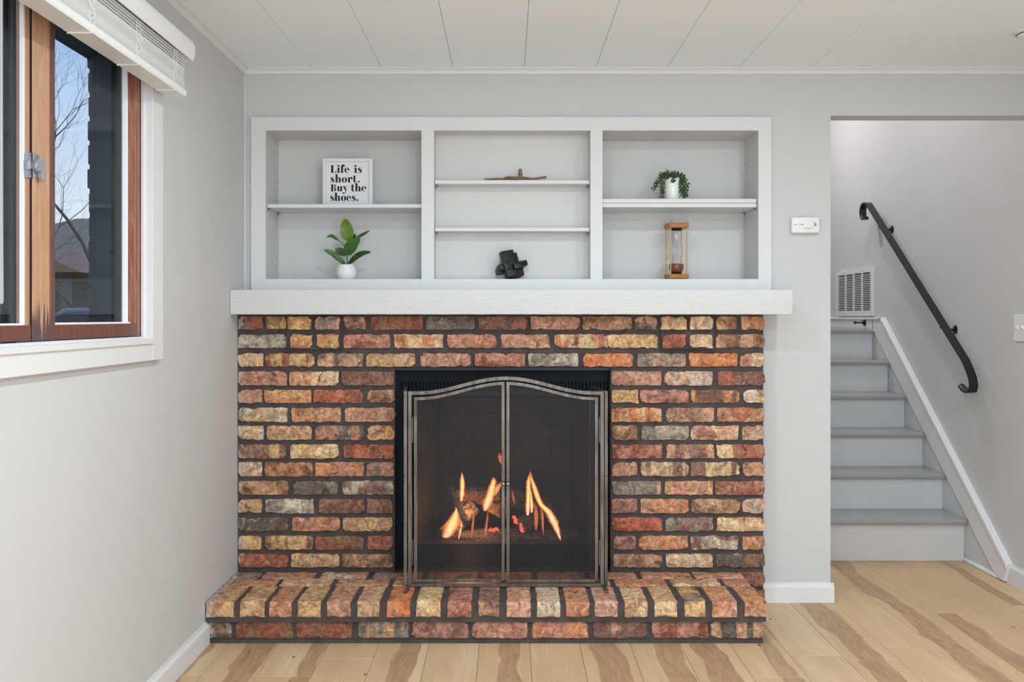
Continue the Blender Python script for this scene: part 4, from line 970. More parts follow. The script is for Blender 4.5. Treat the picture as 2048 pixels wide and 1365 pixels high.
for v in ab.v: v.z = max(v.z, FZ + 0.0005)
eb = props(build(ab, 'ash_bed', M_log_dark, smooth=True), 'dark lumpy ash and coal bed under the gas logs', 'coal bed', None, 'stuff')
def emberset(name, label, pts):
    e = thing(name, label, 'ember', G(pts[0][0], pts[0][1], 4.15), 'glowing embers in the coal bed')
    for k, (x, y, r) in enumerate(pts):
        build(MB().ball(G(x, y, 4.135), r, 8, 5, noise_amp=0.5, seed=k*3.1), 'coal', M_ember, e)
re_ = random.Random(3)
emberset('ember_cluster', 'red glowing embers right of the central screen bar', [(1075+re_.uniform(-20, 25)+k*9, 880+k*17, re_.uniform(0.004, 0.009)) for k in range(11)])
emberset('ember_cluster', 'red glowing embers left of the central screen bar', [(790+k*14, 1010+re_.uniform(-15, 30), re_.uniform(0.003, 0.007)) for k in range(8)])
emberset('ember_cluster', 'thin line of tiny red embers along the front edge', [(240+k*45+re_.uniform(-15, 15), 1175+re_.uniform(-8, 8), re_.uniform(0.002, 0.0045)) for k in range(32)])
fl = bpy.data.lights.new('fire_light', 'POINT'); fl.energy = 2.6; fl.specular_factor = 0.0; fl.color = (1.0, 0.45, 0.18); fl.shadow_soft_size = 0.06
flo = bpy.data.objects.new('fire_light', fl); C.objects.link(flo); flo.location = (G(520, 900, 4.1).x, 4.15, G(520, 850, 4.1).z)
def flame(label, pts, d, core=True, mat=None):
    """pts: (x, y, half width in crop px) from base to tip"""
    path = [G(x, y, d) for x, y, w in pts]; rad = [w/5.688*d/F for x, y, w in pts]
    # smooth by subdividing
    P2, R2 = [], []
    for i in range(len(path)-1):
        p0, p1, p2, p3 = path[max(i-1, 0)], path[i], path[i+1], path[min(i+2, len(path)-1)]
        for k in range(4):
            t = k/4; P2.append(0.5*((2*p1) + (p2-p0)*t + (2*p0-5*p1+4*p2-p3)*t*t + (3*p1-p0-3*p2+p3)*t**3)); R2.append(rad[i]*(1-t) + rad[i+1]*t)
    P2.append(path[-1]); R2.append(rad[-1])
    n = 10; flat = 0.55
    def shell(k, tr):
        a, b = int(len(P2)*tr[0]), int(len(P2)*tr[1]); mb = MB(); vs = []; fs = []
        ps, rs = P2[a:b+1], R2[a:b+1]
        for p, r in zip(ps, rs):
            r = r * (1 + 0.22*noise.noise(Vector((p.z*60, p.x*40, 1.7))))
            for j in range(n):
                q = 2*math.pi*j/n; vs.append(p + Vector((math.cos(q)*r*k, math.sin(q)*r*k*flat, 0)))
        for i in range(len(ps)-1):
            for j in range(n): fs.append((i*n+j, i*n+(j+1) % n, (i+1)*n+(j+1) % n, (i+1)*n+j))
        fs += [tuple(range(n)), tuple((len(ps)-1)*n+j for j in range(n))]
        return mb.add(vs, fs)
    t = thing('flame', label, 'flame', P2[0], 'flames of the gas fire')
    if core: build(shell(1.55, (0, 1)), 'flame_halo', M_flame_halo, t, smooth=True, angle=180)
    build(shell(1.15, (0, 1)), 'outer_flame', mat or M_flame, t, smooth=True, angle=180)
    if core: build(shell(0.88, (0.02, 0.94)), 'inner_flame', M_flame, t, smooth=True, angle=180); build(shell(0.62, (0.05, 0.86)), 'flame_core', M_core, t, smooth=True, angle=180)
flame('broad white-hot flame at the lower left of the fire', [(290, 1120, 22), (330, 1050, 58), (370, 960, 60), (400, 870, 40), (412, 800, 14), (405, 760, 3)], 4.12)
flame('slim upright yellow flame above the left branch log', [(470, 700, 8), (478, 620, 20), (482, 520, 22), (480, 440, 16), (476, 365, 2)], 4.22)
flame('bright twisted flame left of the central screen bar', [(738, 815, 8), (760, 740, 42), (795, 640, 38), (820, 540, 30), (838, 480, 28), (835, 425, 3)], 4.14)
flame('orange side tongue touching the central screen bar', [(830, 640, 20), (870, 570, 28), (905, 510, 18), (925, 480, 3)], 4.16, False)
flame('small detached orange flame high beside the central bar', [(935, 290, 3), (920, 240, 20), (908, 190, 18), (905, 145, 2)], 4.2, False, M_flame_dim)
flame('tall thin yellow flame right of the central screen bar', [(1225, 860, 12), (1228, 740, 20), (1232, 600, 18), (1235, 480, 20), (1248, 380, 2)], 4.13)
flame('short yellow flame beside the tall right hand flame', [(1272, 830, 8), (1270, 740, 16), (1262, 640, 12), (1255, 540, 3)], 4.13)
flame('long bent flame sweeping down to the far right', [(1600, 1145, 4), (1560, 1030, 24), (1520, 930, 34), (1460, 820, 32), (1380, 740, 26), (1340, 660, 24), (1300, 540, 22), (1265, 430, 14), (1255, 350, 2)], 4.12)
flame('thin wavering orange wisp under the long bent flame', [(1405, 1085, 4), (1395, 960, 10), (1392, 850, 14), (1365, 740, 5)], 4.12, False, M_flame_dim)
flame('faint upright orange wisp right of the stubby log', [(1320, 1030, 10), (1322, 900, 18), (1318, 790, 16), (1300, 700, 3)], 4.14, False, M_flame_dim)
flame('narrow orange wisp in the middle of the left side', [(585, 1110, 4), (598, 1000, 10), (606, 880, 11), (600, 770, 2)], 4.12, False, M_flame_dim)
flame('narrow orange wisp below the twisted flame', [(745, 1120, 5), (752, 1000, 12), (768, 880, 10), (768, 800, 2)], 4.12, False, M_flame_dim)
flame('tiny pale flame at the foot of the branch log', [(440, 1130, 4), (455, 1060, 9), (470, 980, 6), (472, 940, 1)], 4.10)
flame('thin orange streak just right of the central bar', [(1075, 740, 3), (1062, 660, 9), (1052, 570, 2)], 4.14, False, M_flame_dim)

# ------------------------------------------------------------------ fire screen
SY = 3.750
fs_ = thing('fire_screen', 'bronze fireplace screen with arched top and two mesh doors', 'fire screen', (PX(1011, SY), SY, HZ))
sx = lambda px: PX(px, SY)
sz = lambda py: PZ(py, SY)
XA, XB = 816.5, 1207.5; MID = (XA+XB)/2
def arch(px, flat_y, peak_y, x0=XA, x1=XB):
    t = abs(px - MID) / ((x1-x0)/2); t = min(1, t/0.90)
    return flat_y - (flat_y - peak_y) * (0.5 + 0.5*math.cos(math.pi*t)) ** 1.0
tw = 0.0067
sq = [(-tw, -tw), (tw, -tw), (tw, tw), (-tw, tw)]
def bar(mb, path, w=tw, dth=tw):
    pv = [Vector(p) for p in path]; vs = []; fs = []
    for i, p in enumerate(pv):
        t0 = (pv[i] - pv[max(i-1, 0)]); t1 = (pv[min(i+1, len(pv)-1)] - pv[i]); t = (t0.normalized() + t1.normalized()).normalized()
        nrm = Vector((0, 1, 0)).cross(t).normalized(); k = 1.0
        if 0 < i < len(pv)-1: k = 1 / max(0.5, nrm.dot(Vector((0, 1, 0)).cross(t1.normalized())))
        for a, b in ((-1, -1), (1, -1), (1, 1), (-1, 1)): vs.append(p + nrm*a*w*k + Vector((0, b*dth, 0)))
    for i in range(len(pv)-1):
        for j in range(4): fs.append((i*4+j, i*4+(j+1) % 4, (i+1)*4+(j+1) % 4, (i+1)*4+j))
    fs += [(0, 1, 2, 3), tuple(len(vs)-4+j for j in range(4))]
    return mb.add(vs, fs)
mb = MB()
top = [(sx(XA+3.5 + (XB-XA-7)*k/40), SY, sz(arch(XA+3.5 + (XB-XA-7)*k/40, 786.5, 757))) for k in range(41)]
bar(mb, [(sx(XA+3.5), SY, sz(1170))] + top + [(sx(XB-3.5), SY, sz(1170))])
bar(mb, [(sx(XA+6), SY, sz(1170)), (sx(XB-6), SY, sz(1170))])
build(mb, 'frame', M_bronze, fs_, merge=False)
PITCH = 0.0043; WR = 0.00052
def wires(mb, x0, x1, zlo, ztop, y, horizontal=True):
    """zlo bottom, ztop(x) upper edge"""
    x = x0
    while x <= x1:
        mb.box(x-WR, x+WR, y-WR, y+WR, zlo, ztop(x)); x += PITCH
    zmax = max(ztop(x0 + (x1-x0)*k/20) for k in range(21)); z = zlo + PITCH/2
    while z < zmax:
        xa, xb = x0, x1
        ok = [x0 + (x1-x0)*k/60 for k in range(61) if ztop(x0 + (x1-x0)*k/60) >= z]
        if ok and ok[-1] - ok[0] > 0.004: mb.box(ok[0], ok[-1], y-WR+0.0004, y+WR+0.0004, z-WR, z+WR)
        z += PITCH
for side in (0, 1):
    dr = thing('door', None, None, (sx(918 if side == 0 else 1104), SY-0.004, HZ+0.02), parent=fs_)
    pa, pb = ((828.5, 1009.2) if side == 0 else (1012.8, 1195.5))
    wa, wb = pa+3, pb-3
    tp = [(sx(wa + (wb-wa)*k/24), SY-0.004, sz(arch(wa + (wb-wa)*k/24, 797.5, 767))) for k in range(25)]
    loop = [(sx(wa), SY-0.004, sz(1161))] + tp + [(sx(wb), SY-0.004, sz(1161))]
    mb = MB(); bar(mb, loop, 0.0058, 0.0055); bar(mb, [(sx(wa+3), SY-0.004, sz(1161)), (sx(wb-3), SY-0.004, sz(1161))], 0.0058, 0.0055)
    build(mb, 'door_frame', M_bronze, dr, merge=False)
    mb = MB(); wires(mb, sx(wa)+0.004, sx(wb)-0.004, sz(1161), lambda X: sz(arch(X*F/SY+CX, 797.5, 767)), SY-0.002)
    props(build(mb, 'wire_mesh', M_wire, dr, merge=False, recalc=False), kind='stuff')
    kx = sx(1006.6 if side == 0 else 1015.9)
    build(MB().lathe([(0.003, 0), (0.003, -0.010), (0.0075, -0.013), (0.0085, -0.019), (0.006, -0.024), (0.001, -0.0255)], (kx, SY-0.009, sz(966)), 16, 'y'), 'knob', M_knob, dr, smooth=True)
    hx = sx(825.5 if side == 0 else 1198.5)
    for zz in (sz(860), sz(1105)): build(MB().tube([(hx, SY-0.006, zz-0.05), (hx, SY-0.006, zz+0.05)], 0.0028, 8), 'hinge', M_bronze, dr, smooth=True)
def side_panel(front, back):
    sp = thing('side_panel', None, None, (front[0], front[1], HZ), parent=fs_)
    f, b = Vector(front), Vector(back); dirv = (b - f); L = dirv.length; u = dirv.normalized(); nn = Vector((-u.y, u.x, 0))
    def sb(p, q, w=0.006):
        p, q = Vector(p), Vector(q); ax = (q-p).normalized(); o2 = nn; o3 = ax.cross(o2).normalized()
        pts = []
        for r_ in (p, q):
            for a, c_ in ((-1,-1),(1,-1),(1,1),(-1,1)): pts.append(r_ + o2*a*w + o3*c_*w)
        return pts
    z0, z1 = HZ+0.008, sz(786)
    mb = MB()
    for p, q in (((f.x, f.y, z0-0.006), (f.x, f.y, z1+0.004)), ((b.x, b.y, z0-0.006), (b.x, b.y, z1+0.004)), ((f.x, f.y, z0), (b.x, b.y, z0)), ((f.x, f.y, z1), (b.x, b.y, z1))):
        mb.hexa(sb(p, q))
    build(mb, 'panel_frame', M_bronze, sp, merge=False)
    mb = MB(); k = 0.006
    def strip(p, q, w):
        d3 = (q-p).normalized(); s_ = nn*w; v_ = d3.cross(nn)*w
        mb.hexa([p-s_-v_, p+s_-v_, p+s_+v_, p-s_+v_, q-s_-v_, q+s_-v_, q+s_+v_, q-s_+v_])
    while k < L - 0.004:
        strip(Vector((f.x+u.x*k, f.y+u.y*k, z0)), Vector((f.x+u.x*k, f.y+u.y*k, z1)), WR); k += PITCH
    z = z0 + 0.005
    while z < z1: strip(Vector((f.x, f.y, z)), Vector((b.x, b.y, z)), WR); z += PITCH
    props(build(mb, 'wire_mesh', M_wire, sp, merge=False, recalc=False), kind='stuff')
    for zz in (sz(1050), sz(952), sz(793)):
        build(MB().lathe([(0.0022, 0), (0.0022, -0.0006)], (f.x, f.y-0.0062, zz), 8, 'y'), 'bolt_hole', M_slot, sp)
side_panel((sx(810.5), SY+0.004, 0), (-0.432, 4.028, 0))
side_panel((sx(1212.0), SY+0.004, 0), (0.352, 4.028, 0))
for a, b in ((819, 810), (1208, 1214)):
    f0 = Vector((sx(a), SY-0.004, HZ+0.006)); f1 = P(b, 1189, 3.652); f1.z = HZ+0.006
    mb = MB(); u = (f1-f0).normalized(); s_ = Vector((-u.y, u.x, 0))*0.0065; h_ = Vector((0, 0, 0.005))
    mb.hexa([f0-s_-h_, f0+s_-h_, f1+s_-h_, f1-s_-h_, f0-s_+h_, f0+s_+h_, f1+s_+h_, f1-s_+h_])
    build(mb, 'foot', M_bronze, fs_, bevel=0.0015)

# ------------------------------------------------------------------ shelf objects
# framed sign
ZS = PZ(408.4, 4.103)
SD = 4.20
fr_ = thing('framed_sign', 'white framed sign with bold black lettering on the upper left shelf', 'sign', (PX(695, SD), SD, ZS))
S0, S1, ST = PX(645.5, SD), PX(745, SD), PZ(317, SD); e = 0.0155
fw = 0.014
mb = MB()
mb.box(S0, S0+fw, SD, SD+0.03, ZS, ST); mb.box(S1-fw, S1, SD, SD+0.03, ZS, ST); mb.box(S0+fw, S1-fw, SD, SD+0.03, ST-fw, ST); mb.box(S0+fw, S1-fw, SD, SD+0.03, ZS, ZS+fw)
build(mb, 'frame', M_white, fr_)
build(MB().box(S0+fw, S1-fw, SD+0.012, SD+0.02, ZS+fw, ST-fw), 'face', M_paper, fr_)
class Glyphs:
    def __init__(s): s.mb = MB()
    def pt(s, x, y): a, b = 640 + x/13.38, 310 + y/13.38; d = SD+0.0115; return (PX(a, d), d, PZ(b, d))
    def poly(s, pts):
        s.mb.add([s.pt(*p) for p in pts], [tuple(range(len(pts)))])
    def rect(s, x0, y0, x1, y1): s.poly([(x0, y0), (x1, y0), (x1, y1), (x0, y1)])
    def disc(s, cx, cy, rx, ry=None, n=20): ry = ry or rx; s.poly([(cx+rx*math.cos(2*math.pi*k/n), cy+ry*math.sin(2*math.pi*k/n)) for k in range(n)])
    def ribbon(s, pts):
        for (ax, ay, bx_, by), (cx, cy, dx, dy) in zip(pts, pts[1:]): s.poly([(ax, ay), (bx_, by), (dx, dy), (cx, cy)])
    def ring(s, cx, cy, rx, ry, ix, iy, a0=0, a1=360, n=40):
        pts = []
        for k in range(n+1):
            a = R(a0 + (a1-a0)*k/n); pts.append((cx+rx*math.cos(a), cy-ry*math.sin(a), cx+ix*math.cos(a), cy-iy*math.sin(a)))
        s.ribbon(pts)
    def stroke(s, pts):
        """(x, y, half width) along a Catmull-Rom path"""
        Q = []
        for i in range(len(pts)-1):
            p0, p1, p2, p3 = pts[max(i-1, 0)], pts[i], pts[i+1], pts[min(i+2, len(pts)-1)]
            for k in range(8):
                t = k/8; Q.append(tuple(0.5*((2*p1[c]) + (p2[c]-p0[c])*t + (2*p0[c]-5*p1[c]+4*p2[c]-p3[c])*t*t + (3*p1[c]-p0[c]-3*p2[c]+p3[c])*t**3) for c in range(3)))
        Q.append(pts[-1]); out = []
        for i, (x, y, w) in enumerate(Q):
            a, b = Q[max(i-1, 0)], Q[min(i+1, len(Q)-1)]; tx, ty = b[0]-a[0], b[1]-a[1]; L = math.hypot(tx, ty) or 1
            out.append((x - ty/L*w, y + tx/L*w, x + ty/L*w, y - tx/L*w))
        s.ribbon(out)
    def serif(s, x0, x1, y): s.rect(x0, y-7, x1, y)
    def L(s, x0, x1, b):
        s.rect(x0+8, b-205, x0+66, b); s.serif(x0-6, x1, b); s.rect(x0-6, b-205, x0+88, b-198); s.poly([(x1, b-72), (x1-4, b), (x1-62, b), (x1-62, b-7), (x1-25, b-20), (x1-8, b-72)])
    def i(s, x0, x1, b):
        m = (x0+x1)/2; s.rect(m-25, b-137, m+27, b); s.serif(x0-8, x1+6, b); s.rect(x0-8, b-137, m, b-130); s.disc(m-2, b-184, 29, 27)
    def f(s, x0, x1, b):
        s.rect(x0+8, b-165, x0+62, b); s.serif(x0-6, x0+82, b); s.rect(x0-12, b-137, x0+100, b-130)
        s.poly([(x0+8, b-165), (x0+14, b-195), (x0+34, b-216), (x0+66, b-224), (x0+92, b-216), (x0+92, b-208), (x0+76, b-214), (x0+64, b-200), (x0+62, b-165)]); s.disc(x0+88, b-192, 25, 24)
    def e(s, x0, x1, b):
        cx, cy, rx, ry = (x0+x1)/2, b-68, (x1-x0)/2, 72
        s.ring(cx, cy, rx, ry, rx*0.30, ry-7, 0, 250); s.ring(cx+3, cy, rx*0.97, ry, rx*0.86, ry-9, 250, 330, 14); s.rect(cx-rx*0.35, cy-6, cx+rx, cy+1)
    def o(s, x0, x1, b):
        cx, rx = (x0+x1)/2, (x1-x0)/2; s.ring(cx, b-68, rx, 72, rx*0.27, 66)
    def s(self, x0, x1, b):
        w = x1-x0
        self.stroke([(x1-10, b-118, 5), (x0+w*0.62, b-136, 4), (x0+w*0.33, b-128, 12), (x0+w*0.22, b-104, 18), (x0+w*0.45, b-78, 28), (x0+w*0.72, b-55, 26), (x0+w*0.80, b-30, 18), (x0+w*0.62, b-6, 9), (x0+w*0.35, b+0, 4), (x0+8, b-20, 5)])
        self.poly([(x1-14, b-140), (x1-6, b-140), (x1-6, b-90), (x1-16, b-112)]); self.poly([(x0+14, b+3), (x0+4, b+3), (x0+2, b-48), (x0+14, b-24)])
    def h(s, x0, x1, b):
        s.rect(x0+2, b-222, x0+56, b); s.serif(x0-12, x0+70, b); s.rect(x0-12, b-222, x0+10, b-215); s.rect(x1-54, b-105, x1-2, b); s.serif(x1-68, x1+10, b)
        s.stroke([(x0+54, b-100, 4), (x0+74, b-132, 7), (x0+98, b-134, 10), (x1-34, b-116, 18), (x1-28, b-95, 26)])
    def r(s, x0, x1, b):
        s.rect(x0+2, b-137, x0+56, b); s.serif(x0-12, x0+72, b); s.rect(x0-12, b-137, x0+10, b-130); s.stroke([(x0+54, b-95, 4), (x0+72, b-130, 6), (x1-22, b-140, 9)]); s.disc(x1-24, b-110, 26, 26)
    def t(s, x0, x1, b):
        s.poly([(x0+4, b-175), (x0+55, b-190), (x0+55, b-30), (x0+62, b-12), (x0+72, b-12), (x1-6, b-22), (x1-2, b-16), (x0+66, b+3), (x0+30, b+2), (x0+10, b-14), (x0+4, b-40)]); s.rect(x0-12, b-137, x0+82, b-130)
    def u(s, x0, x1, b):
        s.poly([(x0+2, b-137), (x0+52, b-137), (x0+52, b-34), (x0+60, b-12), (x0+74, b-14), (x1-50, b-40), (x1-50, b-26), (x0+58, b+3), (x0+26, b+2), (x0+8, b-14), (x0+2, b-40)])
        s.rect(x1-52, b-137, x1, b); s.serif(x1-10, x1+12, b); s.rect(x0-12, b-137, x0+10, b-130); s.rect(x1-64, b-137, x1-40, b-130)
    def y(s, x0, x1, b):
        s.poly([(x0+12, b-137), (x0+66, b-137), (x0+102, b-20), (x0+84, b+4)]); s.stroke([(x1-20, b-134, 5), (x0+92, b-6, 6), (x0+66, b+46, 7), (x0+40, b+62, 8)]); s.disc(x0+24, b+46, 23, 22)
        s.rect(x0-2, b-137, x0+82, b-130); s.rect(x1-44, b-137, x1+6, b-130)
    def B(s, x0, x1, b):
        s.rect(x0+8, b-185, x0+64, b); s.rect(x0-8, b-185, x0+92, b-178); s.serif(x0-8, x0+92, b); s.rect(x0+60, b-102, x0+96, b-95)
        s.ring(x0+88, b-141, x1-x0-96, 44, 8, 37, -90, 90, 20); s.ring(x0+90, b-50, x1-x0-88, 50, 8, 43, -90, 90, 20)
    def dot(s, x0, x1, b): s.disc((x0+x1)/2, b-20, 25, 23)
g = Glyphs()
for ch, a, b_, y in (('L',290,440,480),('i',465,525,480),('f',555,670,480),('e',655,790,480),('i',920,985,480),('s',1008,1125,480),
    ('s',275,388,737),('h',415,555,737),('o',578,725,737),('r',748,872,737),('t',890,985,737),('dot',1010,1060,737),
    ('B',290,432,975),('u',462,590,975),('y',600,735,975),('t',838,925,975),('h',945,1085,975),('e',1105,1240,975),
    ('s',268,380,1232),('h',398,535,1232),('o',558,700,1232),('e',705,835,1232),('s',848,955,1232),('dot',972,1022,1232)):
    getattr(g, ch)(a, b_, y)
build(g.mb, 'lettering', M_dark_print, fr_, merge=False)

# leafy plant in white pot
ZF = zb - 0.0003
PD = 4.195
lp = thing('potted_rubber_plant', 'small green leafy plant in a rounded white pot in the left bay', 'plant', (PX(693, PD), PD, ZF))
pc = (PX(693, PD), PD, ZF)
pot = [(0.032, 0), (0.039, 0.008), (0.0445, 0.030), (0.043, 0.048), (0.036, 0.063), (0.034, 0.068), (0.0315, 0.068), (0.033, 0.060), (0.030, 0.055)]
build(MB().lathe(pot, pc, 32), 'pot', M_pot, lp, smooth=True, angle=60)
build(MB().lathe([(0.0315, 0.057), (0.02, 0.060), (0.002, 0.061)], pc, 20), 'soil', M_soil, lp, smooth=True)
K = lambda x, y, dd=0.0: P(640 + x/10.11, 430 + y/10.11, PD + dd)
def leaf(pts, wmax, nrm, mat, fold=0.12, thick=0.0006, pet=0.0):
    """pts: centre line (base..tip); wmax: half width (m); nrm: facing"""
    Q = []
    for i in range(len(pts)-1):
        p0, p1, p2, p3 = [Vector(q) for q in (pts[max(i-1, 0)], pts[i], pts[i+1], pts[min(i+2, len(pts)-1)])]
        for k in range(6):
            t = k/6; Q.append(0.5*((2*p1) + (p2-p0)*t + (2*p0-5*p1+4*p2-p3)*t*t + (3*p1-p0-3*p2+p3)*t**3))
    Q.append(Vector(pts[-1])); n = len(Q); vs = []; fs = []; nrm = Vector(nrm)
    for i, p in enumerate(Q):
        t = (Q[min(i+1, n-1)] - Q[max(i-1, 0)]).normalized(); s_ = t.cross(nrm).normalized(); u_ = s_.cross(t).normalized(); q = i/(n-1)
        if q < pet: w = 0.0016
        else:
            z = (q - pet)/(1 - pet); w = max(0.0006, wmax * (math.sin(math.pi * z**0.85)) ** 0.75) if 0 < z < 1 else 0.0006
        for a in (-1, -0.5, 0, 0.5, 1): vs.append(p + s_*a*w + u_*(abs(a)*fold*w))
    for i in range(n-1):
        for j in range(4): fs.append((i*5+j, i*5+j+1, (i+1)*5+j+1, (i+1)*5+j))
    m0 = len(vs)
    vs2 = [v - nrm.normalized()*thick for v in vs]; fs2 = [tuple(m0+k for k in reversed(f)) for f in fs]
    o = build(MB().add(vs + vs2, fs + fs2), 'leaf', mat, lp, smooth=True, merge=False, angle=180)
    return o
fy = (0, -1, 0.1)
leaf([K(562, 525), K(555, 400, -0.008), K(525, 230, -0.012), K(505, 82, -0.004)], 0.0295, fy, M_leaf1)
leaf([K(575, 515, 0.006), K(640, 470, 0.02), K(725, 395, 0.035)], 0.013, (0, -1, 0.2), M_leaf3)
leaf([K(520, 650), K(430, 560, -0.005), K(320, 475, -0.01), K(230, 425, -0.014), K(132, 452, -0.02)], 0.0085, (0.2, -1, 0.4), M_leaf2, pet=0.35)
leaf([K(700, 500, 0.02), K(800, 430, 0.025), K(910, 370, 0.03), K(1000, 318, 0.035)], 0.0075, (0.2, -1, 0.3), M_leaf3)
leaf([K(540, 815, -0.004), K(600, 680, -0.02), K(690, 570, -0.03), K(812, 478, -0.035)], 0.0275, (0.1, -1, 0.15), M_leaf2)
leaf([K(535, 820, -0.002), K(450, 760, -0.015), K(370, 720, -0.025), K(293, 698, -0.03)], 0.0165, (-0.1, -1, 0.3), M_leaf3)
leaf([K(515, 1000), K(430, 930, -0.012), K(290, 810, -0.022), K(170, 740, -0.03), K(80, 703, -0.035)], 0.0135, (0.25, -1, 0.3), M_leaf2, pet=0.04)
leaf([K(560, 1000), K(640, 930, -0.012), K(760, 830, -0.02), K(900, 770, -0.028), K(1030, 754, -0.034)], 0.0145, (-0.25, -1, 0.35), M_leaf3, pet=0.06)
build(MB().tube([(pc[0], PD, ZF+0.056), K(555, 1000), K(548, 840), K(556, 680), K(563, 520)], [0.0022, 0.0022, 0.002, 0.0016, 0.0012], 8), 'stem', M_leaf3, lp, smooth=True)

# trailing succulent
ZR = PZ(397.8, 4.103); TD = 4.18
tp_ = thing('trailing_succulent', 'dark green trailing succulent in a glossy white pot on the right shelf', 'plant', (PX(1344.5, TD), TD, ZR))
tc = (PX(1344.5, TD), TD, ZR); ph = PZ(356.5, TD) - ZR
build(MB().lathe([(0.028, 0), (0.031, 0.005), (0.037, ph*0.45), (0.0375, ph*0.75), (0.036, ph-0.002), (0.035, ph), (0.033, ph), (0.033, ph-0.01)], tc, 32), 'pot', M_pot2, tp_, smooth=True, angle=60)
build(MB().lathe([(0.033, ph-0.010), (0.02, ph-0.005), (0.002, ph-0.004)], tc, 20), 'soil', M_soil, tp_)
S = lambda x, y, dd=0.0: P(1290 + x/17.06, 330 + y/17.06, TD + dd)
rs_ = random.Random(9)
def strand(pts, dens=1.0, size=0.0052):
    Q = []
    for i in range(len(pts)-1):
        for k in range(6): Q.append(Vector(pts[i]).lerp(Vector(pts[i+1]), k/6))
    Q.append(Vector(pts[-1])); mb = MB().tube(Q, 0.0009, 5)
    L = sum((Q[i+1]-Q[i]).length for i in range(len(Q)-1)); n = int(L/0.0042*dens)
    for k in range(n):
        f_ = (k+0.5)/n*(len(Q)-1); i = int(f_); p = Q[i].lerp(Q[i+1], f_-i); a = k*2.4
        t = (Q[i+1]-Q[i]).normalized(); s_ = t.cross(Vector((0, -1, 0.2))).normalized(); u_ = s_.cross(t)
        o = (s_*math.cos(a) + u_*math.sin(a)).normalized()
        r = size*rs_.uniform(0.8, 1.2); M = Matrix((o, o.cross(t).normalized(), o.cross(o.cross(t)).normalized())).transposed()
        c = p + o*(r*1.5)
        if c.z - r < ZR + 0.0005: c.z = ZR + r + 0.0006
        mb.ball(c, (r*1.15, r*0.85, r*0.7), 8, 5, M)
    build(mb, 'strand', M_succ, tp_, smooth=True, merge=False, angle=180)
strand([S(760, 410, -0.01), S(600, 380, -0.02), S(480, 420, -0.03), S(430, 580, -0.03), S(400, 660, -0.03), S(300, 740, -0.03), S(320, 880, -0.03)], 1.15)
strand([S(800, 420, -0.01), S(640, 430, -0.035), S(590, 560, -0.045), S(560, 700, -0.045), S(600, 840, -0.043), S(570, 960, -0.04), S(590, 1120, -0.04)], 1.35)
strand([S(760, 400, 0.01), S(640, 300, 0.0), S(520, 360, 0.005), S(540, 500, 0.01)], 1.2)
strand([S(900, 400), S(820, 260, -0.01), S(720, 250, -0.005), S(650, 330, -0.01)], 1.2)
strand([S(900, 410), S(950, 280, -0.01), S(1050, 260, -0.005), S(1090, 360, -0.01)], 1.2)
strand([S(950, 410, -0.01), S(990, 370, -0.035), S(990, 480, -0.042), S(950, 610, -0.043)], 1.25)
strand([S(1000, 410, -0.01), S(1180, 340, -0.02), S(1290, 420, -0.025), S(1340, 560, -0.03), S(1310, 700, -0.03), S(1350, 850, -0.03), S(1370, 1000, -0.03), S(1400, 1110, -0.03)], 1.5)
strand([S(1000, 400), S(1130, 350, -0.01), S(1260, 500, -0.03), S(1250, 640, -0.036), S(1240, 780, -0.036), S(1270, 900, -0.036), S(1290, 1080, -0.034)], 1.35)
strand([S(1060, 390, 0.01), S(1200, 310, 0.01), S(1340, 440, 0.0), S(1420, 620, 0.0), S(1420, 760, 0.0), S(1410, 900, 0.0)], 1.1)
strand([S(850, 400, -0.015), S(740, 380, -0.03), S(850, 330, -0.02), S(1000, 340, -0.02), S(1100, 400, -0.02)], 1.5)

# hourglass
HD = 4.20; hz0 = ZF; hc = PX(1352.5, HD)
hg = thing('hourglass', 'wooden hourglass with brass rods and brown sand in the right bay', 'hourglass', (hc, HD, ZF))
Mz = Matrix.Rotation(R(7), 3, 'Z'); zt0, zt1 = PZ(457.5, HD), PZ(447.5, HD); zb0, zb1 = ZF+0.005, PZ(549, HD)
hw = 0.044
build(MB().obox((hc, HD, (zt0+zt1)/2), (hw, hw, (zt1-zt0)/2), Mz), 'top_plate', M_hgwood, hg, bevel=0.003)
build(MB().obox((hc, HD, (zb0+zb1)/2), (hw, hw, (zb1-zb0)/2), Mz), 'bottom_plate', M_hgwood, hg, bevel=0.003)
for a, b in ((-1, -1), (1, -1), (1, 1), (-1, 1)):
    q = Mz @ Vector((a*0.036, b*0.036, 0)) + Vector((hc, HD, 0))
    build(MB().tube([(q.x, q.y, zb0), (q.x, q.y, zt1)], 0.0026, 10), 'rod', M_brass, hg, smooth=True)
    build(MB().lathe([(0.0045, 0), (0.0048, 0.002), (0.0042, 0.006), (0.002, 0.009), (0.0005, 0.0095)], (q.x, q.y, zt1), 12), 'acorn_nut', M_brass, hg, smooth=True)
    build(MB().lathe([(0.004, 0), (0.0045, 0.003), (0.004, 0.006)], (q.x, q.y, ZF), 10), 'foot', M_brass, hg, smooth=True)
gz = lambda y: PZ(435 + y/10.5, HD)
zc_ = gz(690); r_b = 0.0325; gt, gb = zt0-0.006, zb1+0.006
prof = []
hh = (gt - zc_)
bulb = [(0.0, 0.0045), (0.06, 0.005), (0.14, 0.009), (0.24, 0.018), (0.36, 0.0265), (0.5, 0.031), (0.66, 0.0325), (0.80, 0.0325), (0.90, 0.0295), (0.96, 0.0245), (0.98, 0.021)]
outer = [(r, zc_ - t*(zc_-gb)) for t, r in reversed(bulb)] + [(r, zc_ + t*hh) for t, r in bulb[1:]]
inner = [(max(0.0028, r-0.0014), z) for r, z in reversed(outer)]
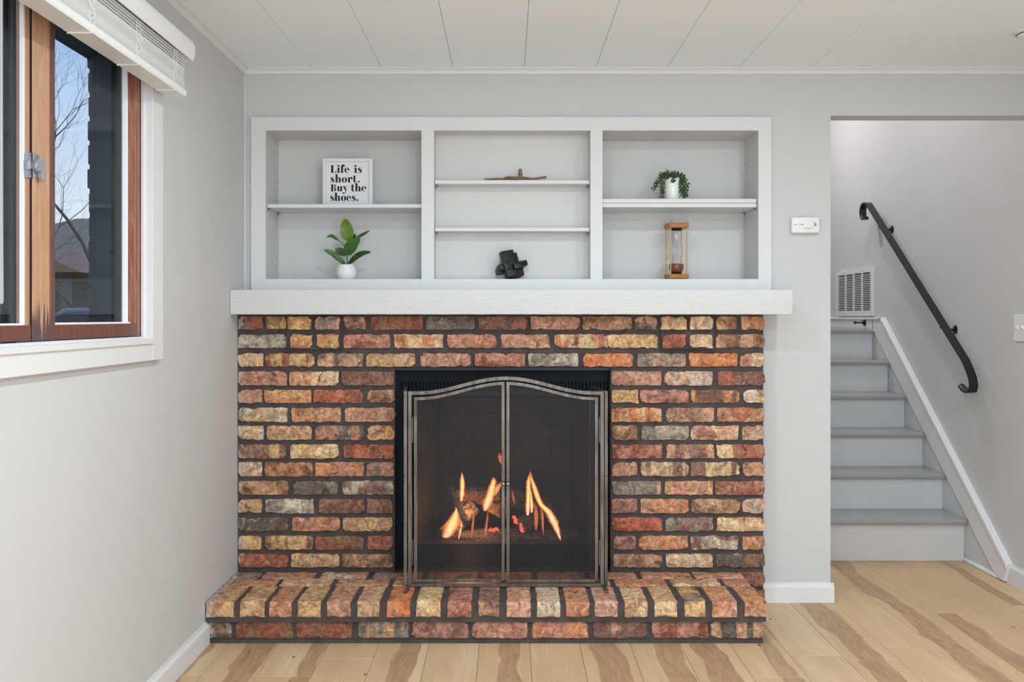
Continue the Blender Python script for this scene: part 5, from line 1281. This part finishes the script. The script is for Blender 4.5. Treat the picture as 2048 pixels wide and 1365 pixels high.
build(MB().lathe(outer + inner + [outer[0]], (hc, HD, 0), 40, cap=False), 'glass_bulb', M_glass, hg, smooth=True, angle=180)
sand_t = gz(985)
sp_ = [(max(0.001, r-0.0002), z) for r, z in outer if z < sand_t]
sp_ = [(0.001, sp_[0][1]+0.0005)] + sp_ + [(0.0312, sand_t), (0.012, sand_t+0.003), (0.001, sand_t+0.004)]
build(MB().lathe(sp_, (hc, HD, 0), 36), 'sand', M_sand, hg, smooth=True, angle=60)
for za, zb_ in ((gt-0.003, zt0), (zb1, gb+0.003)): build(MB().lathe([(0.023, za), (0.023, zb_)], (hc, HD, 0), 24), 'bulb_seat', M_slot, hg, smooth=True)

# twig ornament
WD = 4.15; ZW = PZ(360.6, 4.103)
tg = thing('twig_ornament', 'thin brown twig ornament with a small upright figure on the top middle shelf', 'ornament', (PX(1030, WD), WD, ZW))
T = lambda x, y, dd=0.0: P(960 + x/13.65, 330 + y/13.65, WD + dd)
zfix = lambda v, r: Vector((v.x, v.y, max(v.z, ZW + r + 0.0005)))
tpts = [(115, 375, 0.004), (220, 380, 0.005), (340, 385, 0.0055), (450, 372, 0.0065), (560, 378, 0.0055), (640, 375, 0.007), (760, 362, 0.0095), (880, 372, 0.0085), (1000, 365, 0.0085), (1120, 362, 0.0085), (1260, 365, 0.0075), (1400, 375, 0.006), (1540, 370, 0.006), (1680, 335, 0.0055), (1815, 315, 0.005)]
build(MB().tube([zfix(T(x, y + 6, 0.003*math.sin(x*0.01)), r*0.55) for x, y, r in tpts], [r*0.8 for _, _, r in tpts], 9, flat=0.8), 'branch', M_twig, tg, smooth=True)
build(MB().tube([zfix(T(x, y, -0.006), 0.003) for x, y in ((880, 330), (1000, 338), (1180, 340), (1330, 362), (1520, 388), (1640, 365), (1810, 345))], 0.0035, 7), 'side_branch', M_twig, tg, smooth=True)
build(MB().tube([zfix(T(x, y, -0.004), 0.003) for x, y in ((620, 385), (690, 345), (760, 325), (850, 330), (900, 355))], 0.003, 7), 'side_branch', M_twig, tg, smooth=True)
fb_ = T(1100, 340); k = WD/F/13.65
build(MB().lathe([(28*k, -5*k), (40*k, 20*k), (56*k, 70*k), (58*k, 95*k), (50*k, 120*k), (46*k, 135*k), (50*k, 165*k), (48*k, 205*k), (38*k, 225*k), (14*k, 236*k)], fb_, 16), 'figure', M_figure, tg, smooth=True)
for sgn in (-1, 1): build(MB().ball(fb_ + Vector((sgn*48*k, -0.002, 80*k)), (14*k, 20*k, 42*k), 8, 6), 'arm', M_figure, tg, smooth=True)

# wooden knot puzzle
KD = 4.135; kc = P(1021.5, 531.5, KD)
kp = thing('wooden_knot_puzzle', 'black interlocking wooden block puzzle in the lower middle bay', 'puzzle', (kc.x, KD, ZF))
MK = Matrix.Rotation(R(-15), 3, 'Y') @ Matrix.Rotation(R(-8), 3, 'X') @ Matrix.Rotation(R(24), 3, 'Z')
for cpos, half in (((-0.012, -0.014, 0.004), (0.0290, 0.0165, 0.0590)), ((0.0245, 0.012, -0.001), (0.0175, 0.0175, 0.0545)),
                   ((0.003, -0.004, -0.004), (0.0680, 0.0200, 0.0120)), ((-0.002, 0.022, -0.013), (0.0620, 0.0150, 0.0125)),
                   ((0.014, -0.004, -0.016), (0.0220, 0.0460, 0.0125)), ((-0.031, 0.002, -0.003), (0.0140, 0.0380, 0.0220)), ((0.012, 0.0, -0.037), (0.0290, 0.0260, 0.0200))):
    mb = MB().obox(kc + MK @ Vector(cpos), half, MK)
    dz = 0
    for v in mb.v:
        if v.z < ZF + 0.0004: v.z = ZF + 0.0004
    build(mb, 'bar', M_puzzle, kp, bevel=0.0028, seg=2, smooth=True, angle=40)

# ------------------------------------------------------------------ outside
struct(build(MB().box(-90, XL-0.21, -20, 120, -0.3, -0.1), 'ground', M_ground))
def house(label, x0, x1, y0, y1, zw, zr, gx):
    h = thing('neighbour_house', label, 'house', ((x0+x1)/2, (y0+y1)/2, -0.1))
    build(MB().box(x0, x1, y0, y1, -0.1, zw), 'wall', M_house, h)
    mb = MB(); o = 0.6; zc = zw - 0.15
    hip = (y1-y0)/2*0.9
    mb.add([(x0-o, y0-o, zc), (x1+o, y0-o, zc), (x1+o, y1+o, zc), (x0-o, y1+o, zc), (x0+hip, (y0+y1)/2, zr), (x1-hip, (y0+y1)/2, zr)],
           [(0, 1, 5, 4), (1, 2, 5), (2, 3, 4, 5), (3, 0, 4), (3, 2, 1, 0)])
    build(mb, 'roof', M_roof, h)
    build(MB().box(x0-o, x1+o, y0-o-0.05, y0-o, zc-0.2, zc+0.03), 'fascia', M_fascia, h)
    # front gable porch
    a, b = gx; mb = MB().prism([(a-0.4, zc-0.05), (b+0.4, zc-0.05), ((a+b)/2, zc+(b-a)*0.27)], 'y', y0-2.4, y0+1.5); build(mb, 'porch_roof', M_fascia, h)
    for xx in (a, b-0.2): build(MB().box(xx, xx+0.2, y0-2.2, y0-2.0, -0.1, zc), 'porch_post', M_house, h)
    k = x0 + 0.8
    while k + 1.2 < x1:
        wd = thing('house_window', None, None, (k+0.5, y0, 1.0), parent=h)
        build(MB().box(k, k+1.0, y0-0.05, y0+0.02, 0.8, 1.9), 'window_frame', M_house, wd)
        build(MB().box(k+0.08, k+0.92, y0-0.06, y0-0.05, 0.88, 1.82), 'window_pane', M_glass_dark, wd); k += 2.6
house('brown house with hipped shingle roof seen through the right sash', -17.2, -4.0, 26.0, 34.0, 2.55, 4.35, (-13.6, -11.0))
house('dark house further along the street seen past the left sash', -36.0, -22.0, 34.0, 42.0, 2.6, 5.4, (-30.0, -26.0))
def car(label, x0, y0):
    c = thing('parked_car', label, 'car', (x0+2.1, y0, -0.1))
    body = [(0, 0.35), (0.05, 0.75), (0.55, 0.92), (1.15, 0.98), (1.75, 1.38), (2.9, 1.42), (3.6, 1.02), (4.25, 0.95), (4.35, 0.6), (4.3, 0.3), (3.95, 0.25), (0.3, 0.25)]
    build(MB().prism([(x0+a, b-0.1+0.12) for a, b in body], 'y', y0, y0+1.7), 'body', M_car, c, bevel=0.06, seg=2, smooth=True)
    build(MB().prism([(x0+a, b+0.03) for a, b in [(1.3, 0.98), (1.82, 1.31), (2.82, 1.34), (3.35, 1.0)]], 'y', y0-0.01, y0+1.71), 'side_window', M_glass_dark, c)
    for a in (0.85, 3.4):
        for yy in (y0-0.02, y0+1.52): build(MB().lathe([(0.32, 0), (0.32, 0.2)], (x0+a, yy, 0.22), 20, 'y'), 'wheel', M_tyre, c, smooth=True)
    build(MB().box(x0+0.4, x0+4.0, y0-0.02, y0, 0.66, 0.70), 'side_trim', M_chrome, c)
car('blue grey car parked outside the right sash', -10.3, 18.2)
def tree(label, base, height, seed, lean=(0, 0)):
    rt = random.Random(seed); t = thing('bare_tree', label, 'tree', base, 'bare winter trees outside')
    trunk, limbs = MB(), MB()
    def grow(p, d, L, r, lev, mb):
        n = 3; pts = [p]; q = p
        for k in range(n):
            w = 0.05 if lev == 0 else 0.24; d = (d + Vector((rt.uniform(-w, w), rt.uniform(-w, w), rt.uniform(-0.05, 0.16)))).normalized(); q = q + d*L/n; pts.append(q)
        mb.tube(pts, [r*(1 - 0.4*i/n) for i in range(n+1)], 6 if lev < 2 else 4 if lev < 4 else 3, close=False)
        if lev >= 7: return
        for k in range(rt.choice((2, 3, 3)) if lev < 4 else 3 if lev < 6 else 2):
            a = rt.uniform(0, 2*math.pi); sp = rt.uniform(0.45, 0.95); ax = d.orthogonal().normalized(); ax.rotate(Matrix.Rotation(a, 3, d))
            grow(pts[rt.choice((1, 2, 3, 3))] if k else q, (d + ax*sp).normalized(), L*rt.uniform(0.62, 0.82), r*0.56, lev+1, limbs)
    grow(Vector(base), Vector((lean[0], lean[1], 1)).normalized(), height*0.26, height*0.0085, 0, trunk)
    build(trunk, 'trunk', M_bark_tree, t, smooth=True, merge=False, recalc=False, angle=180)
    build(limbs, 'branches', M_bark_tree, t, smooth=True, merge=False, recalc=False, angle=180)
tree('bare tree spreading behind the right sash', (-9.45, 22.0, -0.1), 9.5, 4, (0.0, 0))
tree('bare tree seen at the far left through the left sash', (-11.0, 20.5, -0.1), 8.0, 12, (0.05, 0))
